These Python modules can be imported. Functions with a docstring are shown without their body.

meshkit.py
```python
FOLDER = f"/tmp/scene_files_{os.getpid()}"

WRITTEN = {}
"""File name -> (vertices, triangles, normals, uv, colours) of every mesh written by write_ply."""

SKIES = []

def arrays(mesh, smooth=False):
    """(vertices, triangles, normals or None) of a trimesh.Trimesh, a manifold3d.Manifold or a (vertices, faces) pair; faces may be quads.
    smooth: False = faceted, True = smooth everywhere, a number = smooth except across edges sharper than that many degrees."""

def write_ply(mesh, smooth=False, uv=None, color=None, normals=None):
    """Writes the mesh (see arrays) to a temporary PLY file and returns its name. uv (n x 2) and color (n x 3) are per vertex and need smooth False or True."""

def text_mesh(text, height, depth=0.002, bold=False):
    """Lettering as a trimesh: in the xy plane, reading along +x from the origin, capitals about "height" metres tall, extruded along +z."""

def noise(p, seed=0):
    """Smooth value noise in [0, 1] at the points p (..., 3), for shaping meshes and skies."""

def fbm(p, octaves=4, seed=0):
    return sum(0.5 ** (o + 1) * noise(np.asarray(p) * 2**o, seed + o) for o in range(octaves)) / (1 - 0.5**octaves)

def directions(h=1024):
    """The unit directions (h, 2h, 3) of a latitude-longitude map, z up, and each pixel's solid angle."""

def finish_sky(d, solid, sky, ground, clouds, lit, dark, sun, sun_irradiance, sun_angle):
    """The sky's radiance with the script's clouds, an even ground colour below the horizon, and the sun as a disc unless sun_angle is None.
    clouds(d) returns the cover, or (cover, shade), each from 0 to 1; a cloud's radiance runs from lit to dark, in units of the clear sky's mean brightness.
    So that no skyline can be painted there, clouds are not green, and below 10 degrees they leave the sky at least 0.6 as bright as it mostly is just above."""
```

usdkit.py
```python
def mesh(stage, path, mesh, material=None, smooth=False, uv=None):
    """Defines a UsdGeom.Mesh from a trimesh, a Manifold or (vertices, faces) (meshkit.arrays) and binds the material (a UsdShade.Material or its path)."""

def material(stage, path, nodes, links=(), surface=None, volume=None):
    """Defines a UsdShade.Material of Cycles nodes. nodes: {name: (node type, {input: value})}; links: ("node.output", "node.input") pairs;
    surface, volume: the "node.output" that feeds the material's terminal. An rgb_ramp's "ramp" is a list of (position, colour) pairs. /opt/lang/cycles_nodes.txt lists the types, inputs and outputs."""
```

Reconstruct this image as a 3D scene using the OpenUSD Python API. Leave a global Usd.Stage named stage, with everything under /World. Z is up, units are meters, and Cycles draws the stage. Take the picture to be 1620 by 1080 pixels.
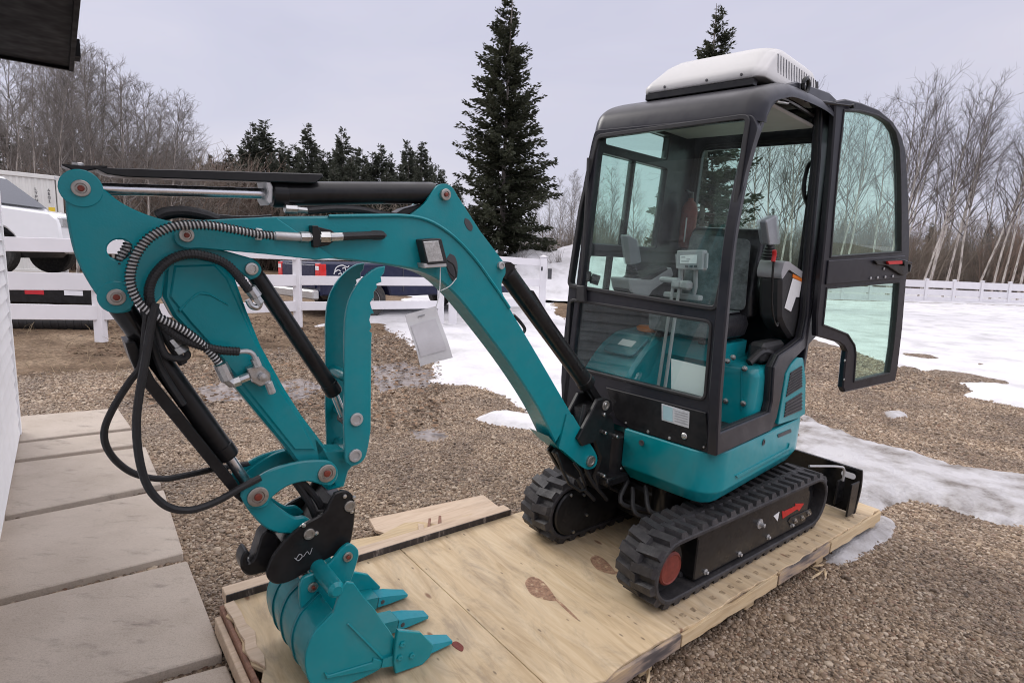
import math, random
import numpy as np, trimesh, usdkit, meshkit
import mapbox_earcut as earcut
import shapely
from shapely.geometry import Polygon, Point
from pxr import Usd, UsdGeom, UsdLux, UsdShade, Sdf, Gf, Vt

stage = Usd.Stage.CreateInMemory()
UsdGeom.SetStageUpAxis(stage, UsdGeom.Tokens.z)
UsdGeom.SetStageMetersPerUnit(stage, 1.0)
UsdGeom.Xform.Define(stage, '/World')
UsdGeom.Scope.Define(stage, '/World/Looks')

# ---------------------------------------------------------------- camera
FPX, CX, CY = 919.63, 810.0, 540.0            # focal length and centre, in pixels of a 1620 x 1080 picture

def rot(yaw, pitch, roll):
    f = np.array([np.cos(yaw)*np.cos(pitch), np.sin(yaw)*np.cos(pitch), -np.sin(pitch)])
    r = np.array([np.sin(yaw), -np.cos(yaw), 0]); u = np.cross(r, f)
    c, s = np.cos(roll), np.sin(roll)
    return np.array([c*r+s*u, -s*r+c*u, f])

R_T = rot(4.03138, .167621, .062258)           # the camera as seen from the machine's own frame
C_T = np.array([2.0466, 1.9142, 1.6741])
R_W = rot(math.pi/2, .1404, .03)               # the camera in the world: +y ahead, +x right
M = R_W.T @ R_T                                # machine frame -> world (the pallet lies slightly tilted)
C_W = M @ C_T

cam = UsdGeom.Camera.Define(stage, '/World/camera')
cm = np.eye(4); cm[0, :3], cm[1, :3], cm[2, :3], cm[3, :3] = R_W[0], R_W[1], -R_W[2], C_W
cam.AddTransformOp().Set(Gf.Matrix4d(cm.tolist()))
cam.CreateHorizontalApertureAttr(36.0); cam.CreateVerticalApertureAttr(24.0)
cam.CreateFocalLengthAttr(36.0*FPX/1620); cam.CreateClippingRangeAttr(Gf.Vec2f(0.05, 5000))
cam.CreateExposureAttr(0.06)

# ---------------------------------------------------------------- sky and sun (overcast)
SUN_EL, SUN_ROT = math.radians(38), math.radians(-60)
sky = usdkit.material(stage, '/World/Looks/overcast_sky', {
    's': ('sky_texture', {'sky_type': 'single_scattering', 'sun_disc': False, 'sun_elevation': SUN_EL, 'sun_rotation': SUN_ROT}),
    'tc': ('geometry', {}),
    'mp': ('mapping', {'scale': (1.2, 1.2, 4.0)}),
    'n': ('noise_texture', {'scale': 1.6, 'detail': 5, 'roughness': .5, 'distortion': .4}),
    'r': ('rgb_ramp', {'ramp': [(.25, (5.8, 5.85, 7.35)), (.5, (6.5, 6.45, 7.85)), (.75, (7.3, 7.05, 8.2))]}),
    'mx': ('mix', {'fac': .93}), 'sx': ('separate_xyz', {}), 'zr': ('rgb_ramp', {'ramp': [(.0, (1.0, 1.0, .96)), (.12, (1.0, 1.0, .97)), (.40, (1.0, 1.0, .99)), (.58, (1.5, 1.47, 1.36)), (.80, (2.5, 2.40, 2.08)), (1., (2.8, 2.67, 2.25))]}), 'ov': ('mix', {'mix_type': 'multiply', 'fac': 1.}),
    'b': ('background_shader', {'strength': .1}),
}, [('tc.position', 'mp.vector'), ('mp.vector', 'n.vector'), ('n.fac', 'r.fac'), ('s.color', 'mx.color1'), ('r.color', 'mx.color2'), ('tc.position', 'sx.vector'), ('sx.z', 'zr.fac'), ('mx.color', 'ov.color1'), ('zr.color', 'ov.color2'), ('ov.color', 'b.color')], surface='b.background')
dome = UsdLux.DomeLight.Define(stage, '/World/sky')
UsdShade.MaterialBindingAPI.Apply(dome.GetPrim()).Bind(sky)
dome.GetPrim().SetCustomDataByKey('kind', 'structure')
sun = UsdLux.DistantLight.Define(stage, '/World/sun')
sun.CreateNormalizeAttr(True); sun.CreateIntensityAttr(.4); sun.CreateAngleAttr(25.0); sun.CreateColorAttr(Gf.Vec3f(1, .96, .92))
sd = np.array([math.sin(SUN_ROT)*math.cos(SUN_EL), math.cos(SUN_ROT)*math.cos(SUN_EL), math.sin(SUN_EL)])
zx = sd; xx = np.cross([0, 0, 1.], zx); xx /= np.linalg.norm(xx); yx = np.cross(zx, xx)
sm = np.eye(4); sm[0, :3], sm[1, :3], sm[2, :3] = xx, yx, zx
sun.AddTransformOp().Set(Gf.Matrix4d(sm.tolist()))

# ---------------------------------------------------------------- helpers: scene tree
used = {}
def path_for(name, parent):
    k = used.get((parent, name), 0); used[(parent, name)] = k+1
    return f'{parent}/{name}' if k == 0 else f'{parent}/{name}_{k:03d}'
def tag(prim, label=None, cat=None, group=None, kind=None):
    for k, v in (('label', label), ('category', cat), ('group', group), ('kind', kind)):
        if v: prim.SetCustomDataByKey(k, v)
    return prim
def thing(name, label=None, cat=None, loc=(0, 0, 0), rz=0, sc=1, group=None, kind=None, mat4=None):
    p = path_for(name, '/World'); x = UsdGeom.Xform.Define(stage, p)
    if mat4 is not None: x.AddTransformOp().Set(Gf.Matrix4d(np.asarray(mat4).T.tolist()))
    else:
        x.AddTranslateOp().Set(Gf.Vec3d(*map(float, loc))); x.AddRotateZOp().Set(float(rz))
        x.AddScaleOp().Set(Gf.Vec3f(*( [float(sc)]*3 if np.ndim(sc) == 0 else map(float, sc))))
    tag(x.GetPrim(), label, cat, group, kind); return p
def part(name, mesh, mat, parent='/World', smooth=35, label=None, cat=None, group=None, kind=None):
    if isinstance(mesh, list): mesh = trimesh.util.concatenate([m for m in mesh if m is not None])
    p = path_for(name, parent)
    m = usdkit.mesh(stage, p, mesh, MAT[mat] if isinstance(mat, str) else mat, smooth=smooth)
    tag(m.GetPrim(), label, cat, group, kind); return p
def copy_of(src, name, label, loc, rz=0, sc=1, cat=None, group=None, tilt=None):
    p = path_for(name, '/World'); x = UsdGeom.Xform.Define(stage, p)
    x.GetPrim().GetReferences().AddInternalReference(src)
    x.ClearXformOpOrder()
    x.GetPrim().RemoveProperty('xformOp:translate')
    a, s = math.radians(rz), ([sc]*3 if np.ndim(sc) == 0 else sc)
    m = np.eye(4); m[:3, :3] = np.array([[math.cos(a), -math.sin(a), 0], [math.sin(a), math.cos(a), 0], [0, 0, 1]])@np.diag(s)
    if tilt is not None:
        tx, ty = tilt; sh = np.eye(3); sh = trimesh.transformations.rotation_matrix(math.hypot(tx, ty), [-ty, tx, 0])[:3, :3] if math.hypot(tx, ty) > 1e-6 else sh
        m[:3, :3] = sh@m[:3, :3]
    m[:3, 3] = loc
    x.AddTransformOp(opSuffix='place').Set(Gf.Matrix4d(m.T.tolist()))
    x.GetPrim().SetInstanceable(True); tag(x.GetPrim(), label, cat, group); return p

# ---------------------------------------------------------------- helpers: shapes
def fix(v, f):
    m = trimesh.Trimesh(np.asarray(v, float), np.asarray(f), process=False)
    if m.volume < 0: m.invert()
    return m
def box(c, s, R=None, bev=0.0):
    s = np.asarray(s, float)/2; c = np.asarray(c, float)
    if bev <= 0:
        m = trimesh.creation.box(extents=2*s)
    else:
        b = min(bev, s.min()*.9); pts = []
        for sx in (-1, 1):
            for sy in (-1, 1):
                for sz in (-1, 1):
                    for k in range(3):
                        p = s.copy(); p -= b; p[k] += b
                        pts.append(p*[sx, sy, sz])
        m = trimesh.convex.convex_hull(np.array(pts))
    if R is not None: m.apply_transform(np.vstack([np.hstack([np.asarray(R), np.zeros((3, 1))]), [0, 0, 0, 1]]))
    m.apply_translation(c); return m
def beam(p0, p1, w, h, up=(0, 0, 1), bev=.003):
    """A bar from p0 to p1, w wide (sideways) and h high (along up)."""
    p0, p1 = np.asarray(p0, float), np.asarray(p1, float); d = p1-p0; L = np.linalg.norm(d); d /= L
    s = np.cross(d, up); s /= np.linalg.norm(s); u = np.cross(s, d)
    return box((p0+p1)/2, (L, w, h), np.stack([d, s, u], 1), bev)
def lathe(prof, p0, ax, n=24):
    """prof: (radius, distance along the axis)"""
    ax = np.asarray(ax, float); ax /= np.linalg.norm(ax)
    a = np.cross(ax, [0, 0, 1.] if abs(ax[2]) < .9 else [1., 0, 0]); a /= np.linalg.norm(a); b = np.cross(ax, a)
    th = np.arange(n)/n*2*np.pi; ring = np.cos(th)[:, None]*a+np.sin(th)[:, None]*b
    v, f = [], []
    for r, t in prof: v.append(np.asarray(p0)+ax*t+ring*max(r, 1e-5))
    for k in range(len(prof)-1):
        for i in range(n):
            j = (i+1) % n; A, B = k*n, (k+1)*n
            f += [[A+i, A+j, B+j], [A+i, B+j, B+i]]
    v = np.vstack(v); m = len(v)
    v = np.vstack([v, np.asarray(p0)+ax*prof[0][1], np.asarray(p0)+ax*prof[-1][1]])
    L = (len(prof)-1)*n
    for i in range(n):
        j = (i+1) % n
        f += [[m, j, i], [m+1, L+i, L+j]]
    return fix(v, f)
def cyl(p0, p1, r, n=20, bev=.002, r2=None):
    p0, p1 = np.asarray(p0, float), np.asarray(p1, float); L = np.linalg.norm(p1-p0); b = min(bev, L*.4, r*.5); r2 = r if r2 is None else r2
    return lathe([(r-b, 0), (r, b), (r2, L-b), (r2-b, L)], p0, p1-p0, n)
def frames(pts, closed=False):
    pts = np.asarray(pts, float)
    t = np.gradient(pts, axis=0); t /= np.linalg.norm(t, axis=1)[:, None]+1e-12
    a = np.cross(t[0], [0, 0, 1.] if abs(t[0][2]) < .9 else [1., 0, 0]); a /= np.linalg.norm(a)
    A = [a]
    for k in range(1, len(pts)):
        a = A[-1]-t[k]*(A[-1]@t[k]); a /= np.linalg.norm(a)+1e-12; A.append(a)
    A = np.array(A); return t, A, np.cross(t, A)
def tube(pts, r, n=10, caps=True):
    pts = np.asarray(pts, float); t, A, B = frames(pts); r = np.broadcast_to(r, len(pts))
    th = np.arange(n)/n*2*np.pi
    v = (pts[:, None]+r[:, None, None]*(np.cos(th)[None, :, None]*A[:, None]+np.sin(th)[None, :, None]*B[:, None])).reshape(-1, 3)
    f = []
    k = np.arange(len(pts)-1)[:, None]*n; i = np.arange(n)[None]; j = (i+1) % n
    f = np.concatenate([np.stack([k+i, k+j, k+n+j], -1).reshape(-1, 3), np.stack([k+i, k+n+j, k+n+i], -1).reshape(-1, 3)])
    if caps:
        m = len(v); v = np.vstack([v, pts[0], pts[-1]]); L = (len(pts)-1)*n
        i = np.arange(n); j = (i+1) % n
        f = np.vstack([f, np.stack([np.full(n, m), j, i], 1), np.stack([np.full(n, m+1), L+i, L+j], 1)])
    return trimesh.Trimesh(v, f, process=False)
def cr(pts, n=8, closed=False):
    """Catmull-Rom curve through the points."""
    p = np.asarray(pts, float)
    P = np.vstack([p[-1], p, p[:2]]) if closed else np.vstack([2*p[0]-p[1], p, 2*p[-1]-p[-2]])
    out = []
    for k in range(len(P)-3):
        a, b, c, d = P[k:k+4]; t = (np.arange(n)/n)[:, None]
        out.append(.5*(2*b+(c-a)*t+(2*a-5*b+4*c-d)*t*t+(3*b-a-3*c+d)*t**3))
    if not closed: out.append(p[-1:])
    return np.vstack(out)
def arc2(c, r, a0, a1, n=8):
    a = np.radians(np.linspace(a0, a1, n)); return [(c[0]+r*math.cos(x), c[1]+r*math.sin(x)) for x in a]
def area2(p): p = np.asarray(p); return .5*np.sum(p[:, 0]*np.roll(p[:, 1], -1)-np.roll(p[:, 0], -1)*p[:, 1])
def clean(p, tol=4e-4):
    p = np.asarray(p, float); keep = np.linalg.norm(p-np.roll(p, 1, 0), axis=1) > tol; return p[keep]
def inset(p, d):
    """p counter-clockwise; every corner moves inward by d (mitred, limited)."""
    e = np.roll(p, -1, 0)-p; e /= np.linalg.norm(e, axis=1)[:, None]+1e-12
    nrm = np.stack([-e[:, 1], e[:, 0]], 1); n0 = np.roll(nrm, 1, 0)
    s = n0+nrm; k = np.clip((s*s).sum(1)/2, .35, None)
    return p+s/k[:, None]*d
class Frame:
    def __init__(self, o, u, v):
        self.o, self.u, self.v = (np.asarray(x, float) for x in (o, u, v)); self.w = np.cross(self.u, self.v)
    def at(self, p, w=0.0):
        p = np.asarray(p, float); return self.o+p[..., :1]*self.u+p[..., 1:2]*self.v+np.asarray(w)*self.w
    def shift(self, w): return Frame(self.o+self.w*w, self.u, self.v)
    def px(self, p):
        """Where sight lines through photograph pixels p meet this plane: (u, v)."""
        p = np.atleast_2d(np.asarray(p, float))
        r = np.stack([(p[:, 0]-CX)/FPX, -(p[:, 1]-CY)/FPX, np.ones(len(p))], 1)@R_T
        t = ((self.o-C_T)@self.w)/(r@self.w); q = C_T+t[:, None]*r-self.o
        return np.stack([q@self.u, q@self.v], 1)
    def p3(self, p): return self.at(self.px(p))
def prism(fr, outer, w0, w1, holes=(), bev=.003):
    """A plate: the outline (and holes) in the frame's u, v, from w0 to w1, edges chamfered."""
    o = clean(outer); o = o if area2(o) > 0 else o[::-1]
    loops = [o]
    for h in holes:
        h = clean(h); loops.append(h if area2(h) < 0 else h[::-1])
    if w0 > w1: w0, w1 = w1, w0
    bev = min(bev, (w1-w0)*.45)
    def ok(ls):
        try:
            P = Polygon(ls[0], ls[1:]); return P.is_valid and not P.is_empty
        except Exception: return False
    ins = loops
    while bev > 2e-4:
        ins = [inset(l, bev) for l in loops]
        if ok(ins) and all(np.sign(area2(a)) == np.sign(area2(b)) for a, b in zip(ins, loops)): break
        bev *= .55
    else: bev, ins = 0, loops
    ends = np.cumsum([len(l) for l in loops]).astype(np.uint32)
    tri = earcut.triangulate_float64(np.vstack(ins), ends).reshape(-1, 3).astype(int)
    rings = [(ins, w0), (loops, w0+bev), (loops, w1-bev), (ins, w1)] if bev > 0 else [(loops, w0), (loops, w1)]
    N = ends[-1]; v = np.vstack([fr.at(np.vstack(r), w) for r, w in rings]); f = [tri[:, ::-1], tri+N*(len(rings)-1)]
    s = 0
    for l in loops:
        i = np.arange(len(l)); j = (i+1) % len(l)
        for k in range(len(rings)-1):
            a, b = k*N+s, (k+1)*N+s
            f += [np.stack([a+i, a+j, b+j], 1), np.stack([a+i, b+j, b+i], 1)]
        s += len(l)
    return fix(v, np.vstack(f).astype(int))
def circ(c, r, n=20): a = np.arange(n)/n*2*np.pi; return np.stack([c[0]+r*np.cos(a), c[1]+r*np.sin(a)], 1)
def rrect(u0, v0, u1, v1, r, n=5):
    out = []
    for (cx, cy, a) in ((u1-r, v1-r, 0), (u0+r, v1-r, 90), (u0+r, v0+r, 180), (u1-r, v0+r, 270)): out += arc2((cx, cy), r, a, a+90, n)
    return np.array(out)
def rounded(poly, r, n=4):
    """Rounds every corner of a polygon (r a number or one per corner)."""
    p = np.asarray(poly, float); rr = np.broadcast_to(r, len(p)); out = []
    for k in range(len(p)):
        a, b, c = p[k-1], p[k], p[(k+1) % len(p)]; d0, d1 = a-b, c-b
        l0, l1 = np.linalg.norm(d0), np.linalg.norm(d1); q = min(rr[k], l0*.45, l1*.45)
        if q < 1e-5: out.append(b); continue
        s, e = b+d0/l0*q, b+d1/l1*q
        for t in np.linspace(0, 1, n+1): out.append((1-t)**2*s+2*t*(1-t)*b+t*t*e)
    return np.array(out)
def loft(rings, caps=True):
    """rings: loops of equal length (n x 3)."""
    n = len(rings[0]); v = np.vstack(rings); f = []
    i = np.arange(n); j = (i+1) % n
    for k in range(len(rings)-1):
        a, b = k*n, (k+1)*n; f += [np.stack([a+i, a+j, b+j], 1), np.stack([a+i, b+j, b+i], 1)]
    if caps:
        for k in (0, len(rings)-1):
            q = rings[k]; c = q.mean(0); nn = np.zeros(3)
            for a in range(n): nn += np.cross(q[a]-c, q[(a+1) % n]-c)
            ax = int(np.argmax(np.abs(nn))); keep = [x for x in range(3) if x != ax]
            tri = earcut.triangulate_float64(np.ascontiguousarray(q[:, keep]), np.array([n], np.uint32)).reshape(-1, 3).astype(int)
            if len(tri):
                t0 = np.cross(q[tri[0][1]]-q[tri[0][0]], q[tri[0][2]]-q[tri[0][0]])@nn
                up = (t0 > 0)
                f.append((tri if up == (k != 0) else tri[:, ::-1])+k*n)
    return fix(v, np.vstack(f))
def hoses(pts, r, n=9, k=7): return tube(cr(pts, k), r, n)
def spring(pts, R, r, pitch, n=5):
    """A wire wound round a curve."""
    p = cr(pts, 30); seg = np.r_[0, np.cumsum(np.linalg.norm(np.diff(p, axis=0), axis=1))]
    m = int(seg[-1]/pitch*10); s = np.linspace(0, seg[-1], m); q = np.stack([np.interp(s, seg, p[:, k]) for k in range(3)], 1)
    t, A, B = frames(q); a = s/pitch*2*np.pi
    return tube(q+R*(np.cos(a)[:, None]*A+np.sin(a)[:, None]*B), r, n)

# ---------------------------------------------------------------- the lie of the land
N_T = M@np.array([0, 0, 1.]); GX, GY = -N_T[0]/N_T[2], -N_T[1]/N_T[2]
DECK = .15                                      # deck height of the pallet above the gravel
def terrain(x, y):
    x, y = np.asarray(x, float), np.asarray(y, float)
    z = GX*6*np.tanh(x/6)+GY*6*np.tanh(y/6)-DECK
    z = z+.45*np.exp(-(((x+13)/7)**2+((y-12)/5)**2))+.25*np.exp(-(((x-.6)/2.2)**2+((y-14.5)/2.5)**2))
    return z
def sight(px, py):
    r = R_W.T@np.array([(px-CX)/FPX, -(py-CY)/FPX, 1.]); return r/np.linalg.norm(r)
def gw(px, py, h=0.0):
    """The point of the ground (plus h) that the photograph shows at a pixel."""
    r = sight(px, py); t0, t = .3, .3
    while t < 400:
        p = C_W+r*t
        if p[2] < terrain(p[0], p[1])+h: break
        t0, t = t, t*1.03+.01
    for _ in range(30):
        m = (t0+t)/2; p = C_W+r*m
        if p[2] < terrain(p[0], p[1])+h: t = m
        else: t0 = m
    return C_W+r*t
def far(px, py, dist):
    """The point seen at a pixel, dist metres ahead of the camera."""
    r = sight(px, py); return C_W+r*(dist/(r@np.array([0, 1., 0])))
def onground(px, dist):
    p = far(px, 400, dist); return np.array([p[0], p[1], float(terrain(p[0], p[1]))])
# ---------------------------------------------------------------- materials
MAT = {}
def mk(name, nodes, links, surface='p.BSDF', volume=None):
    MAT[name] = usdkit.material(stage, '/World/Looks/'+name, nodes, links, surface=surface, volume=volume); return MAT[name]
def plain(name, col, rough=.5, metal=0., var=.12, scale=6., bump=0., bscale=60., coat=0., spec=.5, rvar=.1, dust=None, rnd=0.0):
    """A surface with slight unevenness of tone and gloss; dust = (colour, amount)."""
    c = np.array(col, float)
    nodes = {'g': ('texture_coordinate', {}), 'n': ('noise_texture', {'scale': scale, 'detail': 6, 'roughness': .6}),
             'r': ('rgb_ramp', {'ramp': [(.3, c*(1-var)), (.7, c*(1+var))]}),
             'rr': ('map_range', {'from_min': .3, 'from_max': .7, 'to_min': max(.02, rough-rvar), 'to_max': min(1, rough+rvar), 'clamp': True}),
             'n2': ('noise_texture', {'scale': scale*2.3, 'detail': 5}),
             'p': ('principled_bsdf', {'metallic': metal, 'coat_weight': coat, 'coat_roughness': .08, 'specular_ior_level': spec})}
    links = [('g.object', 'n.vector'), ('g.object', 'n2.vector'), ('n.fac', 'r.fac'), ('n2.fac', 'rr.value'), ('rr.result', 'p.roughness')]
    last = 'r.color'
    if rnd:
        nodes['oi'] = ('object_info', {}); nodes['om'] = ('map_range', {'to_min': 1-rnd, 'to_max': 1+rnd})
        nodes['ox'] = ('mix', {'mix_type': 'multiply', 'fac': 1.0}); links += [('oi.random', 'om.value'), (last, 'ox.color1'), ('om.result', 'ox.color2')]; last = 'ox.color'
    if dust:
        nodes['dn'] = ('noise_texture', {'scale': scale*1.7, 'detail': 8, 'roughness': .7})
        nodes['dr'] = ('rgb_ramp', {'ramp': [(.45, (0, 0, 0)), (.75, (dust[1],)*3)]}); nodes['dm'] = ('mix', {'color2': dust[0]})
        links += [('g.object', 'dn.vector'), ('dn.fac', 'dr.fac'), ('dr.color', 'dm.fac'), (last, 'dm.color1')]; last = 'dm.color'
    links.append((last, 'p.base_color'))
    if bump:
        nodes['bn'] = ('noise_texture', {'scale': bscale, 'detail': 4}); nodes['b'] = ('bump', {'strength': bump, 'distance': .01})
        links += [('g.object', 'bn.vector'), ('bn.fac', 'b.height'), ('b.normal', 'p.normal')]
    return mk(name, nodes, links)
plain('teal_paint', (.0005, .205, .235), .27, var=.09, scale=2.5, bump=.05, bscale=160, coat=.15, spec=.4, rvar=.09, dust=((.22, .23, .22), .13))
plain('dark_teal_paint', (.0005, .15, .18), .3, var=.08, scale=3, coat=.1, spec=.4, rvar=.07, dust=((.25, .24, .22), .08))
plain('black_paint', (.0065, .0065, .007), .3, var=.2, scale=5, coat=.05, spec=.35, rvar=.12, dust=((.12, .11, .10), .05))
plain('cab_paint', (.009, .009, .0125), .36, var=.1, scale=4, coat=.04, spec=.45, rvar=.08, dust=((.2, .19, .19), .015), bump=.05, bscale=400)
plain('rubber', (.018, .017, .019), .58, var=.3, scale=9, bump=.25, bscale=90, rvar=.12, dust=((.12, .11, .105), .35))
plain('black_plastic', (.014, .014, .015), .5, var=.15, scale=7, bump=.1, bscale=500, dust=((.15, .14, .13), .08))
plain('grey_plastic', (.30, .30, .31), .5, var=.06, scale=7, bump=.05, bscale=500)
plain('dark_grey_plastic', (.11, .11, .115), .5, var=.08, scale=7)
plain('hose_rubber', (.012, .012, .013), .48, var=.2, scale=30, bump=.2, bscale=300)
plain('vinyl', (.016, .016, .018), .3, var=.15, scale=6, bump=.15, bscale=40)
plain('film_wrap', (.10, .11, .115), .16, var=.5, scale=14, bump=.9, bscale=26, rvar=.05)
plain('zinc', (.55, .55, .54), .32, metal=1., var=.12, scale=20, rvar=.1)
plain('chrome', (.82, .82, .84), .24, metal=1., var=.04, scale=20, rvar=.04)
plain('steel_pin', (.42, .40, .37), .42, metal=1., var=.15, scale=40)
plain('galvanised', (.5, .5, .5), .5, metal=.8, var=.1, scale=18)
plain('red_rust', (.16, .028, .018), .6, var=.25, scale=25, bump=.2, bscale=60)
plain('red_paint', (.42, .012, .012), .35, var=.1, scale=9)
plain('white_plastic', (.52, .515, .50), .36, var=.02, scale=4, rvar=.06)
plain('sticker_white', (.72, .73, .73), .4, var=.03, scale=10)
plain('sticker_orange', (.62, .16, .02), .4, var=.05)
plain('ink', (.05, .05, .055), .5, var=.1)
plain('grey_ink', (.32, .33, .34), .5, var=.1)
plain('paper', (.74, .745, .75), .6, var=.03, scale=5)
plain('plate_metal', (.62, .64, .66), .35, metal=.6, var=.1, scale=12)
plain('vinyl_fence', (.66, .65, .67), .42, var=.04, scale=3, rnd=.03)
plain('siding', (.76, .77, .78), .5, var=.04, scale=2.5, rvar=.06, dust=((.5, .49, .46), .2))
plain('siding_grey', (.16, .165, .18), .5, var=.06, scale=2.5)
plain('soffit_dark', (.004, .0036, .004), .6, var=.1, scale=5, spec=.12)
plain('truck_paint', (.009, .012, .036), .27, var=.1, scale=2, coat=.08, spec=.3, dust=((.2, .19, .18), .06))
plain('white_car_paint', (.74, .75, .76), .25, var=.03, scale=2, coat=.4)
plain('tyre', (.018, .018, .018), .75, var=.2, scale=12, dust=((.2, .18, .16), .3))
plain('container_paint', (.64, .64, .61), .5, var=.05, scale=2, dust=((.4, .34, .26), .12))
plain('trailer_wood', (.34, .29, .24), .75, var=.2, scale=8)
plain('red_reflector', (.45, .02, .03), .3, var=.05)
plain('white_reflector', (.75, .75, .77), .3, var=.05)
plain('car_glass', (.015, .017, .02), .06, var=.1, coat=.3)
plain('tail_light', (.55, .015, .015), .12, var=.1, coat=.5)
plain('lamp_glass', (.45, .46, .46), .15, var=.25, scale=60, metal=.5)
plain('ceiling', (.40, .40, .39), .7, var=.06)
plain('yellow_sticker', (.7, .5, .03), .4)
plain('bark_grey', (.15, .13, .115), .85, var=.3, scale=7, bump=.4, bscale=30)
plain('twig', (.165, .15, .138), .85, var=.25, scale=2, rnd=.2)
plain('dark_twig', (.075, .062, .056), .85, var=.25, scale=2, rnd=.2)
plain('brush_twig', (.175, .145, .115), .9, var=.3, scale=1.3, rnd=.3)
plain('brush_red', (.19, .135, .105), .9, var=.3, scale=1.3, rnd=.3)
plain('dead_leaf', (.16, .10, .06), .85, var=.5, scale=1.2, rnd=.6)
plain('dry_grass', (.30, .23, .14), .85, var=.35, scale=3, rnd=.3)
# pale aspen bark with dark scars
mk('aspen_bark', {'g': ('texture_coordinate', {}), 'mp': ('mapping', {'scale': (5, 5, 1.1)}), 'n': ('noise_texture', {'scale': 2.2, 'detail': 6, 'roughness': .65}),
    'r': ('rgb_ramp', {'ramp': [(.33, (.04, .034, .03)), (.43, (.27, .24, .21)), (.56, (.46, .42, .38)), (.8, (.54, .51, .46))]}),
    'sx': ('separate_xyz', {}), 'hz': ('map_range', {'from_min': 4.0, 'from_max': 10., 'to_min': 0., 'to_max': .75, 'clamp': True}), 'mm': ('mix', {'color2': (.10, .085, .075)}),
    'p': ('principled_bsdf', {'roughness': .8})},
   [('g.object', 'mp.vector'), ('mp.vector', 'n.vector'), ('n.fac', 'r.fac'), ('g.object', 'sx.vector'), ('sx.z', 'hz.value'), ('hz.result', 'mm.fac'), ('r.color', 'mm.color1'), ('mm.color', 'p.base_color')])
# conifer needles
def needles(name, a, b, c):
    mk(name, {'g': ('texture_coordinate', {}), 'n': ('noise_texture', {'scale': 1.4, 'detail': 4}), 'n2': ('geometry', {}),
        'r': ('rgb_ramp', {'ramp': [(.3, a), (.55, b), (.8, c)]}), 'ad': ('math', {'math_type': 'multiply_add', 'value2': .5, 'value3': 0.}),
        'ad2': ('math', {'math_type': 'multiply_add', 'value2': .55}),
        'p': ('principled_bsdf', {'roughness': .7, 'specular_ior_level': .25}), 't': ('translucent_bsdf', {'color': np.array(b)*1.2}), 'm': ('mix_closure', {'fac': .15})},
       [('g.object', 'n.vector'), ('n2.random_per_island', 'ad.value1'), ('n.fac', 'ad2.value1'), ('ad.value', 'ad2.value3'), ('ad2.value', 'r.fac'), ('r.color', 'p.base_color'), ('p.BSDF', 'm.closure1'), ('t.BSDF', 'm.closure2')], surface='m.closure')
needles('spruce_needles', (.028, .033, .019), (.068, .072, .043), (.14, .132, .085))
needles('far_needles', (.045, .052, .038), (.085, .092, .068), (.13, .132, .10))
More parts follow.
